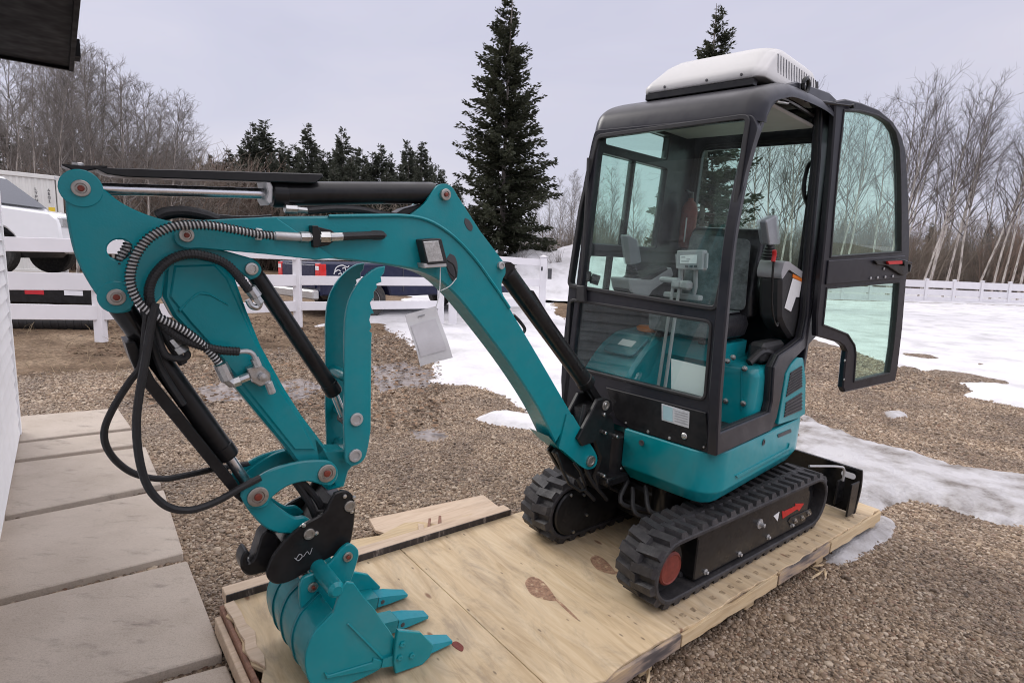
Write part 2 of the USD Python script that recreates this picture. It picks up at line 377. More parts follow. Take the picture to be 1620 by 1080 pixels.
# glass panes
def pane(name, tint, refl=.05, film=0.0):
    mk(name, {'t': ('transparent_bsdf', {'color': tint}), 'g': ('glossy_bsdf', {'color': (1, 1, 1), 'roughness': .0}), 'lw': ('layer_weight', {'blend': .5}), 'pw': ('math', {'math_type': 'power', 'value2': 5.}), 'fa': ('math', {'math_type': 'multiply_add', 'value2': 1-refl, 'value3': refl}), 'm': ('mix_closure', {}),
              'd': ('diffuse_bsdf', {'color': (.55, .58, .56)}), 'x': ('texture_coordinate', {}), 'mp': ('mapping', {'scale': (3, 3, .8)}), 'n': ('noise_texture', {'scale': 3, 'detail': 6, 'roughness': .7}), 'r': ('rgb_ramp', {'ramp': [(.5, (film*.3,)*3), (.8, (film,)*3)]}), 'm2': ('mix_closure', {})},
       [('t.BSDF', 'm.closure1'), ('g.BSDF', 'm.closure2'), ('lw.facing', 'pw.value1'), ('pw.value', 'fa.value1'), ('fa.value', 'm.fac'), ('x.object', 'mp.vector'), ('mp.vector', 'n.vector'), ('n.fac', 'r.fac'), ('r.color', 'm2.fac'), ('m.closure', 'm2.closure1'), ('d.BSDF', 'm2.closure2')], surface='m2.closure')
pane('windscreen_glass', (.925, .98, .96), .035, .012)
pane('side_glass', (.83, .955, .895), .045, .02)
pane('door_glass', (.81, .955, .885), .04, .05)
def film(name, col, lo, hi, sc, amt, rough=.6):
    mk(name, {'g': ('texture_coordinate', {}), 'n': ('noise_texture', {'scale': sc, 'detail': 8, 'roughness': .68}), 'r': ('rgb_ramp', {'ramp': [(lo, (.0,)*3), (hi, (amt,)*3)]}), 't': ('transparent_bsdf', {}), 'n2': ('noise_texture', {'scale': sc*3, 'detail': 5}),
        'c': ('rgb_ramp', {'ramp': [(.3, np.array(col)*.7), (.7, np.array(col)*1.3)]}), 'p': ('principled_bsdf', {'roughness': rough}), 'm': ('mix_closure', {})},
       [('g.object', 'n.vector'), ('g.object', 'n2.vector'), ('n.fac', 'r.fac'), ('n2.fac', 'c.fac'), ('c.color', 'p.base_color'), ('r.color', 'm.fac'), ('t.BSDF', 'm.closure1'), ('p.BSDF', 'm.closure2')], surface='m.closure')
film('track_mark', (.22, .165, .10), .40, .60, 30, .6)
film('faint_stain', (.26, .21, .165), .42, .66, 9, .55)
film('knot', (.30, .175, .11), .36, .58, 26, .85)
plain('snow_slot', (.62,.61,.62), .7)
plain('cap_red', (.17,.03,.016), .5, var=.3, scale=60)
plain('plate_blue', (.30,.46,.49), .35)
plain('teal_tooth', (.001, .25, .32), .3, var=.06, coat=.1)
plain('grey_hose', (.66,.66,.65), .5)
plain('paper_grey', (.58,.58,.60), .5, var=.06, scale=20)
plain('pouch_film', (.68,.69,.70), .25, var=.04, scale=6)
mk('clear_film', {'t': ('transparent_bsdf', {'color': (.93,.95,.96)}), 'g': ('glossy_bsdf', {'roughness': .15}), 'd': ('diffuse_bsdf', {'color': (.5,.53,.55)}), 'm': ('mix_closure', {'fac': .12}), 'm2': ('mix_closure', {'fac': .16})},
   [('t.BSDF','m.closure1'),('g.BSDF','m.closure2'),('m.closure','m2.closure1'),('d.BSDF','m2.closure2')], surface='m2.closure')
# gravel ground, lawn, dirt
mk('gravel_ground', {'g': ('geometry', {}),
    'v': ('voronoi_texture', {'scale': 34, 'randomness': 1.0}), 'v2': ('voronoi_texture', {'scale': 61}),
    'n': ('noise_texture', {'scale': .55, 'detail': 6, 'roughness': .6}), 'n3': ('noise_texture', {'scale': 9, 'detail': 5, 'roughness': .7}),
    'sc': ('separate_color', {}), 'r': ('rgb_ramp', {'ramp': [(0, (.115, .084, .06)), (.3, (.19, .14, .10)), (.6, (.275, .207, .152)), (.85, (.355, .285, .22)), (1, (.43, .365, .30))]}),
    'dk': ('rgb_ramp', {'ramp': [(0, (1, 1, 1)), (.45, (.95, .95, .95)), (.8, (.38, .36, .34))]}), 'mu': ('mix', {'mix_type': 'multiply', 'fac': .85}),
    'mr': ('rgb_ramp', {'ramp': [(.38, (0, 0, 0)), (.62, (1, 1, 1))]}), 'm2': ('mix', {'color2': (.15, .118, .092)}), 'mf': ('math', {'math_type': 'multiply', 'value2': .45}),
    'b': ('bump', {'strength': .9, 'distance': .02, 'invert': True}), 'p': ('principled_bsdf', {'roughness': .8, 'specular_ior_level': .3})},
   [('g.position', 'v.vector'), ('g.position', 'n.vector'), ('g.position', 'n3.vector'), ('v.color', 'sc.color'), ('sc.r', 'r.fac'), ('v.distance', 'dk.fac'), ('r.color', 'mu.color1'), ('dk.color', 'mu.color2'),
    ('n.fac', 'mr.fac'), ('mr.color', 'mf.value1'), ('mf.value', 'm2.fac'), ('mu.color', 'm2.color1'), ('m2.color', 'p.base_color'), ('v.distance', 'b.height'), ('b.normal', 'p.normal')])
MAT['gravel_ground'].GetPrim()
mk('dirt', {'g': ('geometry', {}), 'mp': ('mapping', {'scale': (1, 1, 1)}), 'n': ('noise_texture', {'scale': 1.3, 'detail': 9, 'roughness': .68}), 'n2': ('noise_texture', {'scale': 22, 'detail': 6, 'roughness': .7}),
    'r': ('rgb_ramp', {'ramp': [(.34, (.075, .052, .035)), (.5, (.18, .132, .092)), (.66, (.31, .245, .178))]}), 'r2': ('rgb_ramp', {'ramp': [(.34, (.42, .39, .36)), (.66, (1.5, 1.42, 1.32))]}), 'mu': ('mix', {'mix_type': 'multiply', 'fac': 1.}),
    'b': ('bump', {'strength': .8, 'distance': .03}), 'p': ('principled_bsdf', {'roughness': .9, 'specular_ior_level': .2})},
   [('g.position', 'n.vector'), ('g.position', 'n2.vector'), ('n.fac', 'r.fac'), ('n2.fac', 'r2.fac'), ('r.color', 'mu.color1'), ('r2.color', 'mu.color2'), ('mu.color', 'p.base_color'), ('n2.fac', 'b.height'), ('b.normal', 'p.normal')])
mk('pebble', {'o': ('object_info', {}), 'r': ('rgb_ramp', {'ramp': [(0, (.085, .060, .041)), (.12, (.15, .105, .069)), (.35, (.24, .170, .113)), (.55, (.33, .245, .166)), (.70, (.255, .205, .158)), (.84, (.42, .325, .228)), (.94, (.54, .46, .365)), (1, (.18, .092, .056))]}),
    'g': ('texture_coordinate', {}), 'n': ('noise_texture', {'scale': 1.6, 'detail': 4}), 'r2': ('rgb_ramp', {'ramp': [(.3, (.78, .77, .76)), (.7, (1.15, 1.15, 1.15))]}), 'mu': ('mix', {'mix_type': 'multiply', 'fac': 1.}),
    'gp': ('geometry', {}), 'nw': ('noise_texture', {'scale': .95, 'detail': 5, 'roughness': .6, 'distortion': .5}), 'rw': ('rgb_ramp', {'ramp': [(.36, (.58, .55, .53)), (.5, (.90, .89, .88)), (.66, (1.12, 1.11, 1.10))]}), 'mw': ('mix', {'mix_type': 'multiply', 'fac': 1.}), 'rr': ('map_range', {'from_min': .36, 'from_max': .55, 'to_min': .38, 'to_max': .68, 'clamp': True}),
    'p': ('principled_bsdf', {'specular_ior_level': .4})},
   [('o.random', 'r.fac'), ('g.object', 'n.vector'), ('n.fac', 'r2.fac'), ('r.color', 'mu.color1'), ('r2.color', 'mu.color2'), ('gp.position', 'nw.vector'), ('nw.fac', 'rw.fac'), ('nw.fac', 'rr.value'), ('rr.result', 'p.roughness'), ('mu.color', 'mw.color1'), ('rw.color', 'mw.color2'), ('mw.color', 'p.base_color')])
mk('snow', {'g': ('geometry', {}), 'n': ('noise_texture', {'scale': 1.1, 'detail': 8, 'roughness': .62}), 'n2': ('noise_texture', {'scale': 14, 'detail': 6, 'roughness': .6}),
    'r': ('rgb_ramp', {'ramp': [(.34, (.50, .495, .50)), (.47, (.66, .655, .67)), (.6, (.74, .735, .755))]}), 'b': ('bump', {'strength': .35, 'distance': .04}),
    'p': ('principled_bsdf', {'roughness': .55, 'specular_ior_level': .35})},
   [('g.position', 'n.vector'), ('g.position', 'n2.vector'), ('n.fac', 'r.fac'), ('r.color', 'p.base_color'), ('n2.fac', 'b.height'), ('b.normal', 'p.normal')])
mk('icy_snow', {'g': ('geometry', {}), 'n': ('noise_texture', {'scale': 2.6, 'detail': 9, 'roughness': .66}), 'n2': ('noise_texture', {'scale': 11, 'detail': 6, 'roughness': .65}),
    'r': ('rgb_ramp', {'ramp': [(.36, (.20, .175, .155)), (.44, (.40, .38, .37)), (.58, (.60, .59, .60))]}), 'n6': ('noise_texture', {'scale': 70, 'detail': 4, 'roughness': .7}), 'ax': ('math', {'math_type': 'multiply_add', 'value2': .35}), 'b': ('bump', {'strength': .75, 'distance': .05}),
    'p': ('principled_bsdf', {'roughness': .34, 'specular_ior_level': .5})},
   [('g.position', 'n.vector'), ('g.position', 'n2.vector'), ('n.fac', 'r.fac'), ('r.color', 'p.base_color'), ('g.position', 'n6.vector'), ('n6.fac', 'ax.value1'), ('n2.fac', 'ax.value3'), ('ax.value', 'b.height'), ('b.normal', 'p.normal')])
mk('wet_ice', {'g': ('geometry', {}), 'n': ('noise_texture', {'scale': 5, 'detail': 7, 'roughness': .6}), 'r': ('rgb_ramp', {'ramp': [(.35, (.16, .13, .11)), (.65, (.30, .265, .245))]}),
    'p': ('principled_bsdf', {'roughness': .18})}, [('g.position', 'n.vector'), ('n.fac', 'r.fac'), ('r.color', 'p.base_color')])
mk('concrete', {'g': ('geometry', {}), 'n': ('noise_texture', {'scale': 2.1, 'detail': 9, 'roughness': .62}), 'n2': ('noise_texture', {'scale': 90, 'detail': 5}), 'mp': ('mapping', {'rotation': (0, 0, .4), 'scale': (5.5, 15, 5)}), 'n3': ('noise_texture', {'scale': .9, 'detail': 6, 'roughness': .7}),
    'r': ('rgb_ramp', {'ramp': [(.35, (.43, .37, .31)), (.6, (.51, .445, .38))]}), 'r3': ('rgb_ramp', {'ramp': [(.55, (0, 0, 0)), (.63, (.22, .22, .22)), (.72, (.62, .62, .62))]}), 'n4': ('noise_texture', {'scale': 160, 'detail': 3, 'roughness': .8}), 'r4': ('rgb_ramp', {'ramp': [(.32, (.80, .79, .78)), (.5, (1., 1., 1.)), (.7, (1.10, 1.10, 1.09))]}), 'm4': ('mix', {'mix_type': 'multiply', 'fac': 1.}), 'st': ('mix', {'color2': (.15, .13, .11)}),
    'oi': ('object_info', {}), 'om': ('map_range', {'to_min': .93, 'to_max': 1.06}), 'mu': ('mix', {'mix_type': 'multiply', 'fac': 1.}),
    'b': ('bump', {'strength': .25, 'distance': .006}), 'p': ('principled_bsdf', {'roughness': .8, 'specular_ior_level': .3})},
   [('g.position', 'n.vector'), ('g.position', 'n2.vector'), ('g.position', 'mp.vector'), ('mp.vector', 'n3.vector'), ('n.fac', 'r.fac'), ('n3.fac', 'r3.fac'), ('r3.color', 'st.fac'), ('r.color', 'st.color1'), ('oi.random', 'om.value'), ('st.color', 'mu.color1'), ('om.result', 'mu.color2'), ('g.position', 'n4.vector'), ('n4.fac', 'r4.fac'), ('mu.color', 'm4.color1'), ('r4.color', 'm4.color2'), ('m4.color', 'p.base_color'), ('n2.fac', 'b.height'), ('b.normal', 'p.normal')])
# plywood and timber: grain runs along the object's x
def wood(name, a, b, c, sc=(1.2, 14, 14), knots=True, stain=.5, rough=.6, smp=(1.0, 2.6, 2.6), kmp=(1.0, 2.6, 1), fmp=(1, 2.4, 1)):
    nodes = {'g': ('texture_coordinate', {}), 'mp': ('mapping', {'scale': sc}), 'n': ('noise_texture', {'scale': 1.6, 'detail': 8, 'roughness': .66, 'distortion': 1.1}),
        'r': ('rgb_ramp', {'ramp': [(.3, a), (.5, b), (.7, c)]}), 'smp': ('mapping', {'scale': smp}), 'n2': ('noise_texture', {'scale': 2.3, 'detail': 9, 'roughness': .72, 'distortion': .8}), 'r2': ('rgb_ramp', {'ramp': [(.46, (0, 0, 0)), (.55, (stain*.30,)*3), (.67, (stain,)*3)]}), 'st': ('mix', {'color2': (.23, .185, .145)}),
        'b': ('bump', {'strength': .2, 'distance': .006}), 'p': ('principled_bsdf', {'roughness': rough, 'specular_ior_level': .3})}
    links = [('g.object', 'mp.vector'), ('mp.vector', 'n.vector'), ('n.fac', 'r.fac'), ('g.object', 'smp.vector'), ('smp.vector', 'n2.vector'), ('n2.fac', 'r2.fac'), ('r2.color', 'st.fac'), ('r.color', 'st.color1'), ('n.fac', 'b.height'), ('b.normal', 'p.normal')]
    last = 'st.color'
    if knots:
        nodes.update({'kv': ('voronoi_texture', {'scale': 2.3, 'randomness': 1.}), 'kmp': ('mapping', {'scale': kmp}), 'kr': ('rgb_ramp', {'ramp': [(0.0, (1, 1, 1)), (.055, (.8, .8, .8)), (.085, (0, 0, 0))]}), 'km': ('mix', {'color2': (.20, .095, .055)}),
                      'fv': ('voronoi_texture', {'scale': 8}), 'fmp': ('mapping', {'scale': fmp, 'location': (.3, .7, 0)}), 'fr': ('rgb_ramp', {'ramp': [(0.0, (.9, .9, .9)), (.08, (.55, .55, .55)), (.12, (0, 0, 0))]}), 'fm': ('mix', {'color2': (.11, .075, .05)})})
        links += [('g.object', 'kmp.vector'), ('kmp.vector', 'kv.vector'), ('kv.distance', 'kr.fac'), ('kr.color', 'km.fac'), (last, 'km.color1'), ('g.object', 'fmp.vector'), ('fmp.vector', 'fv.vector'), ('fv.distance', 'fr.fac'), ('fr.color', 'fm.fac'), ('km.color', 'fm.color1')]
        last = 'fm.color'
    links.append((last, 'p.base_color')); mk(name, nodes, links)
wood('plywood', (.44, .32, .185), (.58, .45, .285), (.66, .535, .36), sc=(11, 1.3, 11), smp=(3.2, 1.2, 2.6), kmp=(2.6, 1., 1), fmp=(2.4, 1, 1), stain=.55)
wood('timber', (.46, .335, .19), (.56, .43, .26), (.63, .51, .33), sc=(1.5, 22, 22), knots=False, stain=.3)
wood('pale_board', (.46, .34, .24), (.58, .45, .33), (.64, .52, .40), sc=(2, 20, 20), knots=False, stain=.3)
wood('red_board', (.16, .075, .05), (.24, .12, .08), (.32, .18, .12), sc=(1.5, 22, 22), knots=False, stain=.4)
mk('black_edge', {'g': ('texture_coordinate', {}), 'mp': ('mapping', {'scale': (9, 9, 2)}), 'n': ('noise_texture', {'scale': 1.8, 'detail': 7, 'roughness': .7}), 'r': ('rgb_ramp', {'ramp': [(.40, (.022, .018, .018)), (.56, (.05, .04, .038)), (.62, (.22, .19, .17)), (.7, (.32, .28, .25))]}), 'p': ('principled_bsdf', {'roughness': .6})},
   [('g.object', 'mp.vector'), ('mp.vector', 'n.vector'), ('n.fac', 'r.fac'), ('r.color', 'p.base_color')])
mk('tape_edge', {'g': ('texture_coordinate', {}), 'mp': ('mapping', {'scale': (1.6, 8, 9)}), 'n': ('noise_texture', {'scale': 1.5, 'detail': 6, 'roughness': .6}), 'r': ('rgb_ramp', {'ramp': [(.42, (.45, .33, .20)), (.5, (.30, .23, .18)), (.57, (.10, .085, .08)), (.7, (.045, .04, .042))]}), 'p': ('principled_bsdf', {'roughness': .6})},
   [('g.object', 'mp.vector'), ('mp.vector', 'n.vector'), ('n.fac', 'r.fac'), ('r.color', 'p.base_color')])

# ---------------------------------------------------------------- ground
def axis(a, b, fine0, fine1, step, grow=1.25):
    c = list(np.arange(fine0, fine1, step)); s = step; x = fine1
    while x < b: c.append(x); s *= grow; x += s
    c.append(b); s = step; x = fine0
    while x > a: c.append(x); s *= grow; x -= s
    c.append(a); return np.unique(np.round(c, 4))
def sheet(xs, ys, zf):
    X, Y = np.meshgrid(xs, ys, indexing='ij'); Z = zf(X, Y); n, m = X.shape
    v = np.stack([X, Y, Z], -1).reshape(-1, 3); i = (np.arange(n-1)[:, None]*m+np.arange(m-1)[None]).ravel()
    f = np.concatenate([np.stack([i, i+m, i+m+1], 1), np.stack([i, i+m+1, i+1], 1)])
    return trimesh.Trimesh(v, f, process=False)
def ground_z(x, y):
    p = np.stack([x*1.7, y*1.7, np.zeros_like(x)], -1)
    return terrain(x, y)+(meshkit.fbm(p, 3, 5)-.5)*.03*np.exp(-((x**2+y**2)/900))
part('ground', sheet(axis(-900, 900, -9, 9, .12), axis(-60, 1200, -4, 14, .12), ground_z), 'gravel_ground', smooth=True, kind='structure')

def inside(poly, x, y): return shapely.contains_xy(poly, x, y)
def field(name, poly, mat, step, thick, ragged, seed, edge=.25, kind='structure', up=None, lumps=.012, scale=1.):
    """A sheet lying on the ground within a ground outline, thinning out raggedly at its rim."""
    x0, y0, x1, y1 = poly.bounds
    xs, ys = np.arange(x0-.3, x1+.3, step), np.arange(y0-.3, y1+.3, step)
    X, Y = np.meshgrid(xs, ys, indexing='ij'); P = shapely.points(X.ravel(), Y.ravel())
    d = shapely.distance(poly.boundary, P).reshape(X.shape); d = np.where(inside(poly, X, Y), d, -d)
    q = np.stack([X, Y, np.zeros_like(X)], -1)
    nz = meshkit.fbm(q*2.2/scale, 5, seed)-.5; n2 = meshkit.fbm(q*7/scale, 3, seed+9)-.5; n5 = meshkit.fbm(q*19/scale, 2, seed+5)-.5
    h = d+nz*ragged*2.6+n2*ragged*1.1+n5*ragged*.55
    t = thick*np.clip(h/edge, -1, 1)
    t = np.where(t > 0, np.maximum(t, 0)**.7*thick**.3, t)+np.where(t > 0, n2*lumps*2+nz*lumps*3, 0)
    Z = ground_z(X, Y)+t
    n, m = X.shape; v = np.stack([X, Y, Z], -1).reshape(-1, 3); i = (np.arange(n-1)[:, None]*m+np.arange(m-1)[None]).ravel()
    f = np.concatenate([np.stack([i, i+m, i+m+1], 1), np.stack([i, i+m+1, i+1], 1)])
    f = f[(t.ravel()[f] > -.012).any(1)]
    ms = trimesh.Trimesh(v, f, process=False); ms.remove_unreferenced_vertices()
    part(name, ms, mat, smooth=True, kind=kind); return poly
def gpoly(px): return Polygon([tuple(gw(*p)[:2]) for p in px])
SNOW = []
# the wide snow field beyond the yard
near_edge = [gw(*p)[:2] for p in [(470, 523), (600, 514), (640, 540), (690, 566), (688, 604), (760, 612), (835, 655), (880, 700), (1000, 640), (1150, 560), (1290, 536), (1420, 580), (1520, 598), (1530, 626), (1625, 646), (1900, 700)]]
SNOW.append(field('snow', Polygon([tuple(p) for p in near_edge]+[(22, 6), (34, 14), (34, 30), (-4, 30), (-4, 16)]), 'snow', .07, .07, .10, 3, edge=.4))
part('snow', sheet(axis(-5, 700, 30, 34, 4), axis(12, 1000, 29, 33, 4), lambda x, y: terrain(x, y)+.075+(meshkit.fbm(np.stack([x*.15, y*.15, 0*x], -1), 3, 8)-.5)*.25*(y > 29.5)*1.0+np.where((y < 29.5) & (x < 33.5), -.16, 0)), 'snow', smooth=True, kind='structure')
SNOW.append(field('snow', gpoly([(1270, 655), (1350, 692), (1450, 722), (1540, 742), (1640, 756), (1700, 770), (1700, 860), (1625, 838), (1555, 818), (1500, 803), (1450, 796), (1400, 812), (1350, 800), (1290, 760), (1230, 700)]), 'icy_snow', .03, .055, .07, 21, edge=.22, lumps=.016))
SNOW.append(field('snow', gpoly([(1300, 888), (1320, 850), (1400, 822), (1412, 836), (1405, 852), (1380, 872), (1350, 893), (1325, 898)]), 'icy_snow', .02, .03, .045, 31, edge=.12))
SNOW.append(field('snow', gpoly([(755, 664), (800, 648), (835, 660), (880, 665), (905, 690), (870, 690), (830, 682), (790, 676), (770, 670)]), 'snow', .02, .04, .05, 41, edge=.12))
SNOW.append(field('snow', gpoly([(1395, 652), (1425, 651), (1440, 660), (1410, 662)]), 'icy_snow', .02, .02, .03, 51, edge=.1))
SNOW.append(field('puddle', gpoly([(305, 612), (360, 602), (440, 606), (475, 596), (520, 612), (480, 634), (420, 632), (320, 638)]), 'wet_ice', .04, .012, .06, 61, edge=.2, lumps=.001))
SNOW.append(field('puddle', gpoly([(585, 578), (640, 571), (700, 590), (680, 612), (640, 612), (600, 624), (585, 606)]), 'wet_ice', .04, .012, .08, 71, edge=.2, lumps=.001))
SNOW.append(field('puddle', gpoly([(645, 680), (690, 676), (712, 690), (680, 700), (650, 694)]), 'wet_ice', .02, .012, .05, 81, edge=.15, lumps=.001))
for k, q in enumerate(([(1418, 562), (1470, 565), (1500, 573), (1470, 574), (1430, 568)], [(1462, 588), (1530, 596), (1605, 610), (1600, 617), (1520, 606), (1480, 597)], [(1420, 580), (1450, 586), (1470, 592), (1440, 590)], [(1530, 578), (1560, 580), (1572, 585), (1540, 584)])):
    field('dirt', gpoly(q), 'gravel_ground', .03, .085, .05, 120+k, edge=.12, lumps=.004)
# trodden dirt with dead grass along the fence
field('dirt', Polygon([tuple(gw(*p)[:2]) for p in [(-200, 600), (30, 600), (150, 592), (330, 570), (460, 552), (590, 535)]]+[(-.6, 12.5), (-1.2, 15.5), (-3, 60), (-60, 60), (-40, 8)]), 'dirt', .18, .03, .3, 91, edge=.8, lumps=.006)

# ---------------------------------------------------------------- concrete slabs beside the shed
SL = .045
path_t = thing('path', kind='structure')
slabs_px = [[(32, 658), (186, 645), (208, 676), (28, 697)], [(28, 701), (210, 680), (226, 701), (22, 726)], [(22, 732), (230, 706), (255, 765), (6, 815)], [(4, 824), (259, 774), (290, 874), (-24, 951)], [(-28, 964), (296, 886), (352, 1032), (-70, 1152)], [(190, 1096), (358, 1050), (420, 1200), (130, 1290)]]
SLABS = []
for k, q in enumerate(slabs_px):
    P = np.array([gw(*p, h=SL) for p in q]); P2 = rounded(P[:, :2], .012, 3)
    zc = float(np.mean(P[:, 2]))
    A = np.c_[P[:, :2], np.ones(4)]; co = np.linalg.lstsq(A, P[:, 2], rcond=None)[0]
    fr = Frame((0, 0, 0), (1, 0, 0), (0, 1, 0)); ms = prism(fr, P2, -.09, 0, bev=.006)
    ms.vertices[:, 2] += ms.vertices[:, :2]@co[:2]+co[2]
    part('slab', ms, 'concrete', path_t, smooth=30); SLABS.append(Polygon(P2).buffer(.005))

# ---------------------------------------------------------------- the pallet
M4 = np.eye(4); M4[:3, :3] = M
TZ = Frame((0, 0, 0), (1, 0, 0), (0, 1, 0))     # the deck plane, in the machine's frame
pallet = thing('wooden_pallet', 'long plywood-decked shipping pallet carrying the teal mini excavator, edges splintered', 'pallet', mat4=M4)
px1 = TZ.px([(354, 940), (825, 826), (1397, 797), (1152, 957), (931, 1080)])
XF, XB, YN, YF = 1.50, -2.42, .595, -.70
rng = np.random.default_rng(5)
def ragged_edge(p0, p1, n, amp, seed):
    r = np.random.default_rng(seed); t = np.linspace(0, 1, n)[1:-1]; d = np.subtract(p1, p0); nn = np.array([-d[1], d[0]])/np.hypot(*d)
    o = [tuple(p0)]
    for x in t: o.append(tuple(np.array(p0)+d*x+nn*r.normal(0, amp)))
    return o
part('deck_sheet', prism(TZ, ragged_edge((.624, YF), (XF, YF), 8, .002, 2)+ragged_edge((XF, YF), (XF, YN), 26, .007, 3)+ragged_edge((XF, YN), (.624, YN), 16, .006, 4)+[(.624, YN)], -.018, 0, bev=.002), 'plywood', pallet)
part('deck_sheet', prism(TZ, ragged_edge((XB, YF), (.62, YF), 12, .002, 7)+[(.62, YF)]+ragged_edge((.62, YN), (XB, YN), 44, .006, 6)+[(XB, YN)], -.018, -.0005, bev=.002), 'plywood', pallet)
for y, nm in ((YN-.035, 'near'), (0.0, 'mid'), (YF+.03, 'far')):
    part('stringer', box(((XF+XB)/2, y, -.048), (XF-XB-.012, .05, .056), bev=.004), 'tape_edge' if nm == 'near' else 'timber', pallet)
for x in (XB+.05, -1.55, -.75, .1, .85, XF-.06):
    part('cross_runner', box((x, (YN+YF)/2, -.108), (.085, YN-YF-.03+rng.uniform(-.01, .02), .06), bev=.004), 'timber', pallet)
# the splintered side strip on the near edge
for a, b, seed in ((XB+.02, -1.62, 1), (-1.60, -.98, 2), (-.96, -.1, 3), (-.09, .55, 4), (.56, XF-.02, 5)):
    n = max(8, int((b-a)/.05)); xs = np.linspace(a, b, n); r = np.random.default_rng(seed)
    hi = -.003-np.abs(np.cumsum(r.normal(0, .006, n)))*.5; hi = np.clip(hi, -.05, -.003); lo = -.074+r.normal(0, .003, n)
    YS = Frame((0, YN+.001, 0), (-1, 0, 0), (0, 0, 1))
    part('edge_strip', prism(YS, np.vstack([np.c_[-xs, hi], np.c_[-xs, lo][::-1]]), 0, .016, bev=.0015), 'timber' if seed in (1, 3) else 'tape_edge', pallet)
# front end boards, split and reddish
part('end_board', box((XF+.012, (YN+YF)/2, -.05), (.018, YN-YF, .085), bev=.003), 'red_board', pallet)
part('end_board', box((XF+.036, (YN+YF)/2+.01, -.072), (.026, YN-YF-.05, .075), bev=.003), 'pale_board', pallet)
part('end_board', prism(TZ, [(XF-.035, YF+.02)]+ragged_edge((XF+.008, YF+.03), (XF+.002, YF+.5), 9, .005, 12)+[(XF-.03, YF+.52)]+ragged_edge((XF-.045, YF+.45), (XF-.04, YF+.05), 6, .004, 13), .0005, .012, bev=.002), 'pale_board', pallet, label='split pale board lying along the front end of the deck')
# dark-edged lip along the far side of the deck
part('side_lip', box(((XF-.15)/2, YF-.035, .012), (XF+.14, .075, .05), bev=.003), 'pale_board', pallet)
part('lip_edge', box(((XF-.15)/2, YF+.004, .012), (XF+.136, .006, .046), bev=.001), 'black_edge', pallet, label='lip edge stained black')
# track prints and marks pressed into the deck
for k, x in enumerate(np.arange(-2.2, -.1, .083)):
    if rng.random() < .92:
        w = rng.uniform(.02, .032); yy = .535+rng.normal(0, .004)
        part('tread_mark', prism(TZ, rounded([(x-w/2, yy-.014), (x+w/2, yy-.014), (x+w/2, yy+.014), (x-w/2, yy+.014)], .005), .0002, .0014+rng.uniform(0, .0006), bev=.0004), 'track_mark', pallet)
def stain(px, name='knot_mark', mat='knot'):
    p = cr(TZ.px(px), 5, closed=True); part(name, prism(TZ, p, .0003, .0016, bev=.0005), mat, pallet)
stain([(831, 920), (842, 912), (860, 920), (878, 944), (876, 950), (848, 944), (836, 934)])
stain([(934, 884), (942, 878), (958, 886), (974, 906), (960, 906), (942, 898)])
stain([(972, 905), (980, 905), (1004, 922), (1006, 926), (985, 914)], 'knot_mark')
stain([(1046, 862), (1054, 860), (1058, 866), (1050, 868)], 'knot_mark')
stain([(874, 943), (880, 945), (912, 976), (910, 978), (884, 954)], 'knot_mark')
stain([(714, 1018), (722, 1014), (733, 1022), (731, 1030), (722, 1026)], mat='red_rust')
# a broken piece of plywood lying on the gravel beyond the pallet
G_T = Frame((0, 0, -DECK), (1, 0, 0), (0, 1, 0))
bp = thing('broken_board', 'pale broken plywood board with a torn yellow edge lying beyond the pallet', 'board', mat4=M4)
BT = TZ.shift(-.05)
part('board', prism(BT, BT.px([(584, 820), (765, 782), (808, 816), (760, 818), (700, 838), (640, 852), (594, 838)]), -.02, 0, bev=.002), 'pale_board', bp)
BT2 = TZ.shift(-.012)
part('torn_layer', prism(BT2, BT2.px([(556, 853), (600, 846), (640, 826), (664, 824), (690, 828), (712, 822), (745, 812), (790, 812), (780, 826), (700, 850), (640, 864), (560, 884), (540, 878)]), -.02, 0, bev=.003), 'timber', bp)
for q in ([(661, 828), (671, 830), (668, 848), (664, 848)], [(694, 816), (698, 816), (699, 832), (692, 832)], [(678, 820), (682, 820), (680, 836), (676, 834)]):
    part('splinter', prism(TZ.shift(.002), TZ.shift(.002).px(q), -.012, .004, bev=.001), 'red_board' if q[0][0] > 670 else 'pale_board', bp)
# ---------------------------------------------------------------- the excavator (its own frame: x ahead, y to its left, z up from the deck)
EX = thing('mini_excavator', 'teal and black mini excavator with an open cab door parked on a wooden pallet', 'excavator', mat4=M4)
X3, Y3, Z3 = np.eye(3)
def plane_y(y): return Frame((0, y, 0), (1, 0, 0), (0, 0, 1))     # w points away from the camera (towards -y)
def pin(px, y, rp, mat='steel_pin', parent=EX, name='pin', red=True, ln=.02, proud=.010):
    """A pivot pin seen end-on (rp: its radius as photographed): washer, collar and a red-capped bolt."""
    c = plane_y(y).p3(px)[0]; r = rp*((c-C_T)@R_T[2])/FPX
    p = part(name, [lathe([(r*.55, -ln), (r, -ln), (r, proud*.45), (r*.93, proud*.6), (r*.62, proud*.65), (r*.56, proud*.3), (.0, proud*.3)], c, Y3, 24)], mat, parent)
    if red: part('grease_cap', lathe([(r*.38, 0), (r*.38, proud*.8), (r*.26, proud), (0, proud)], c, Y3, 10), 'cap_red', p, smooth=False)
    return p
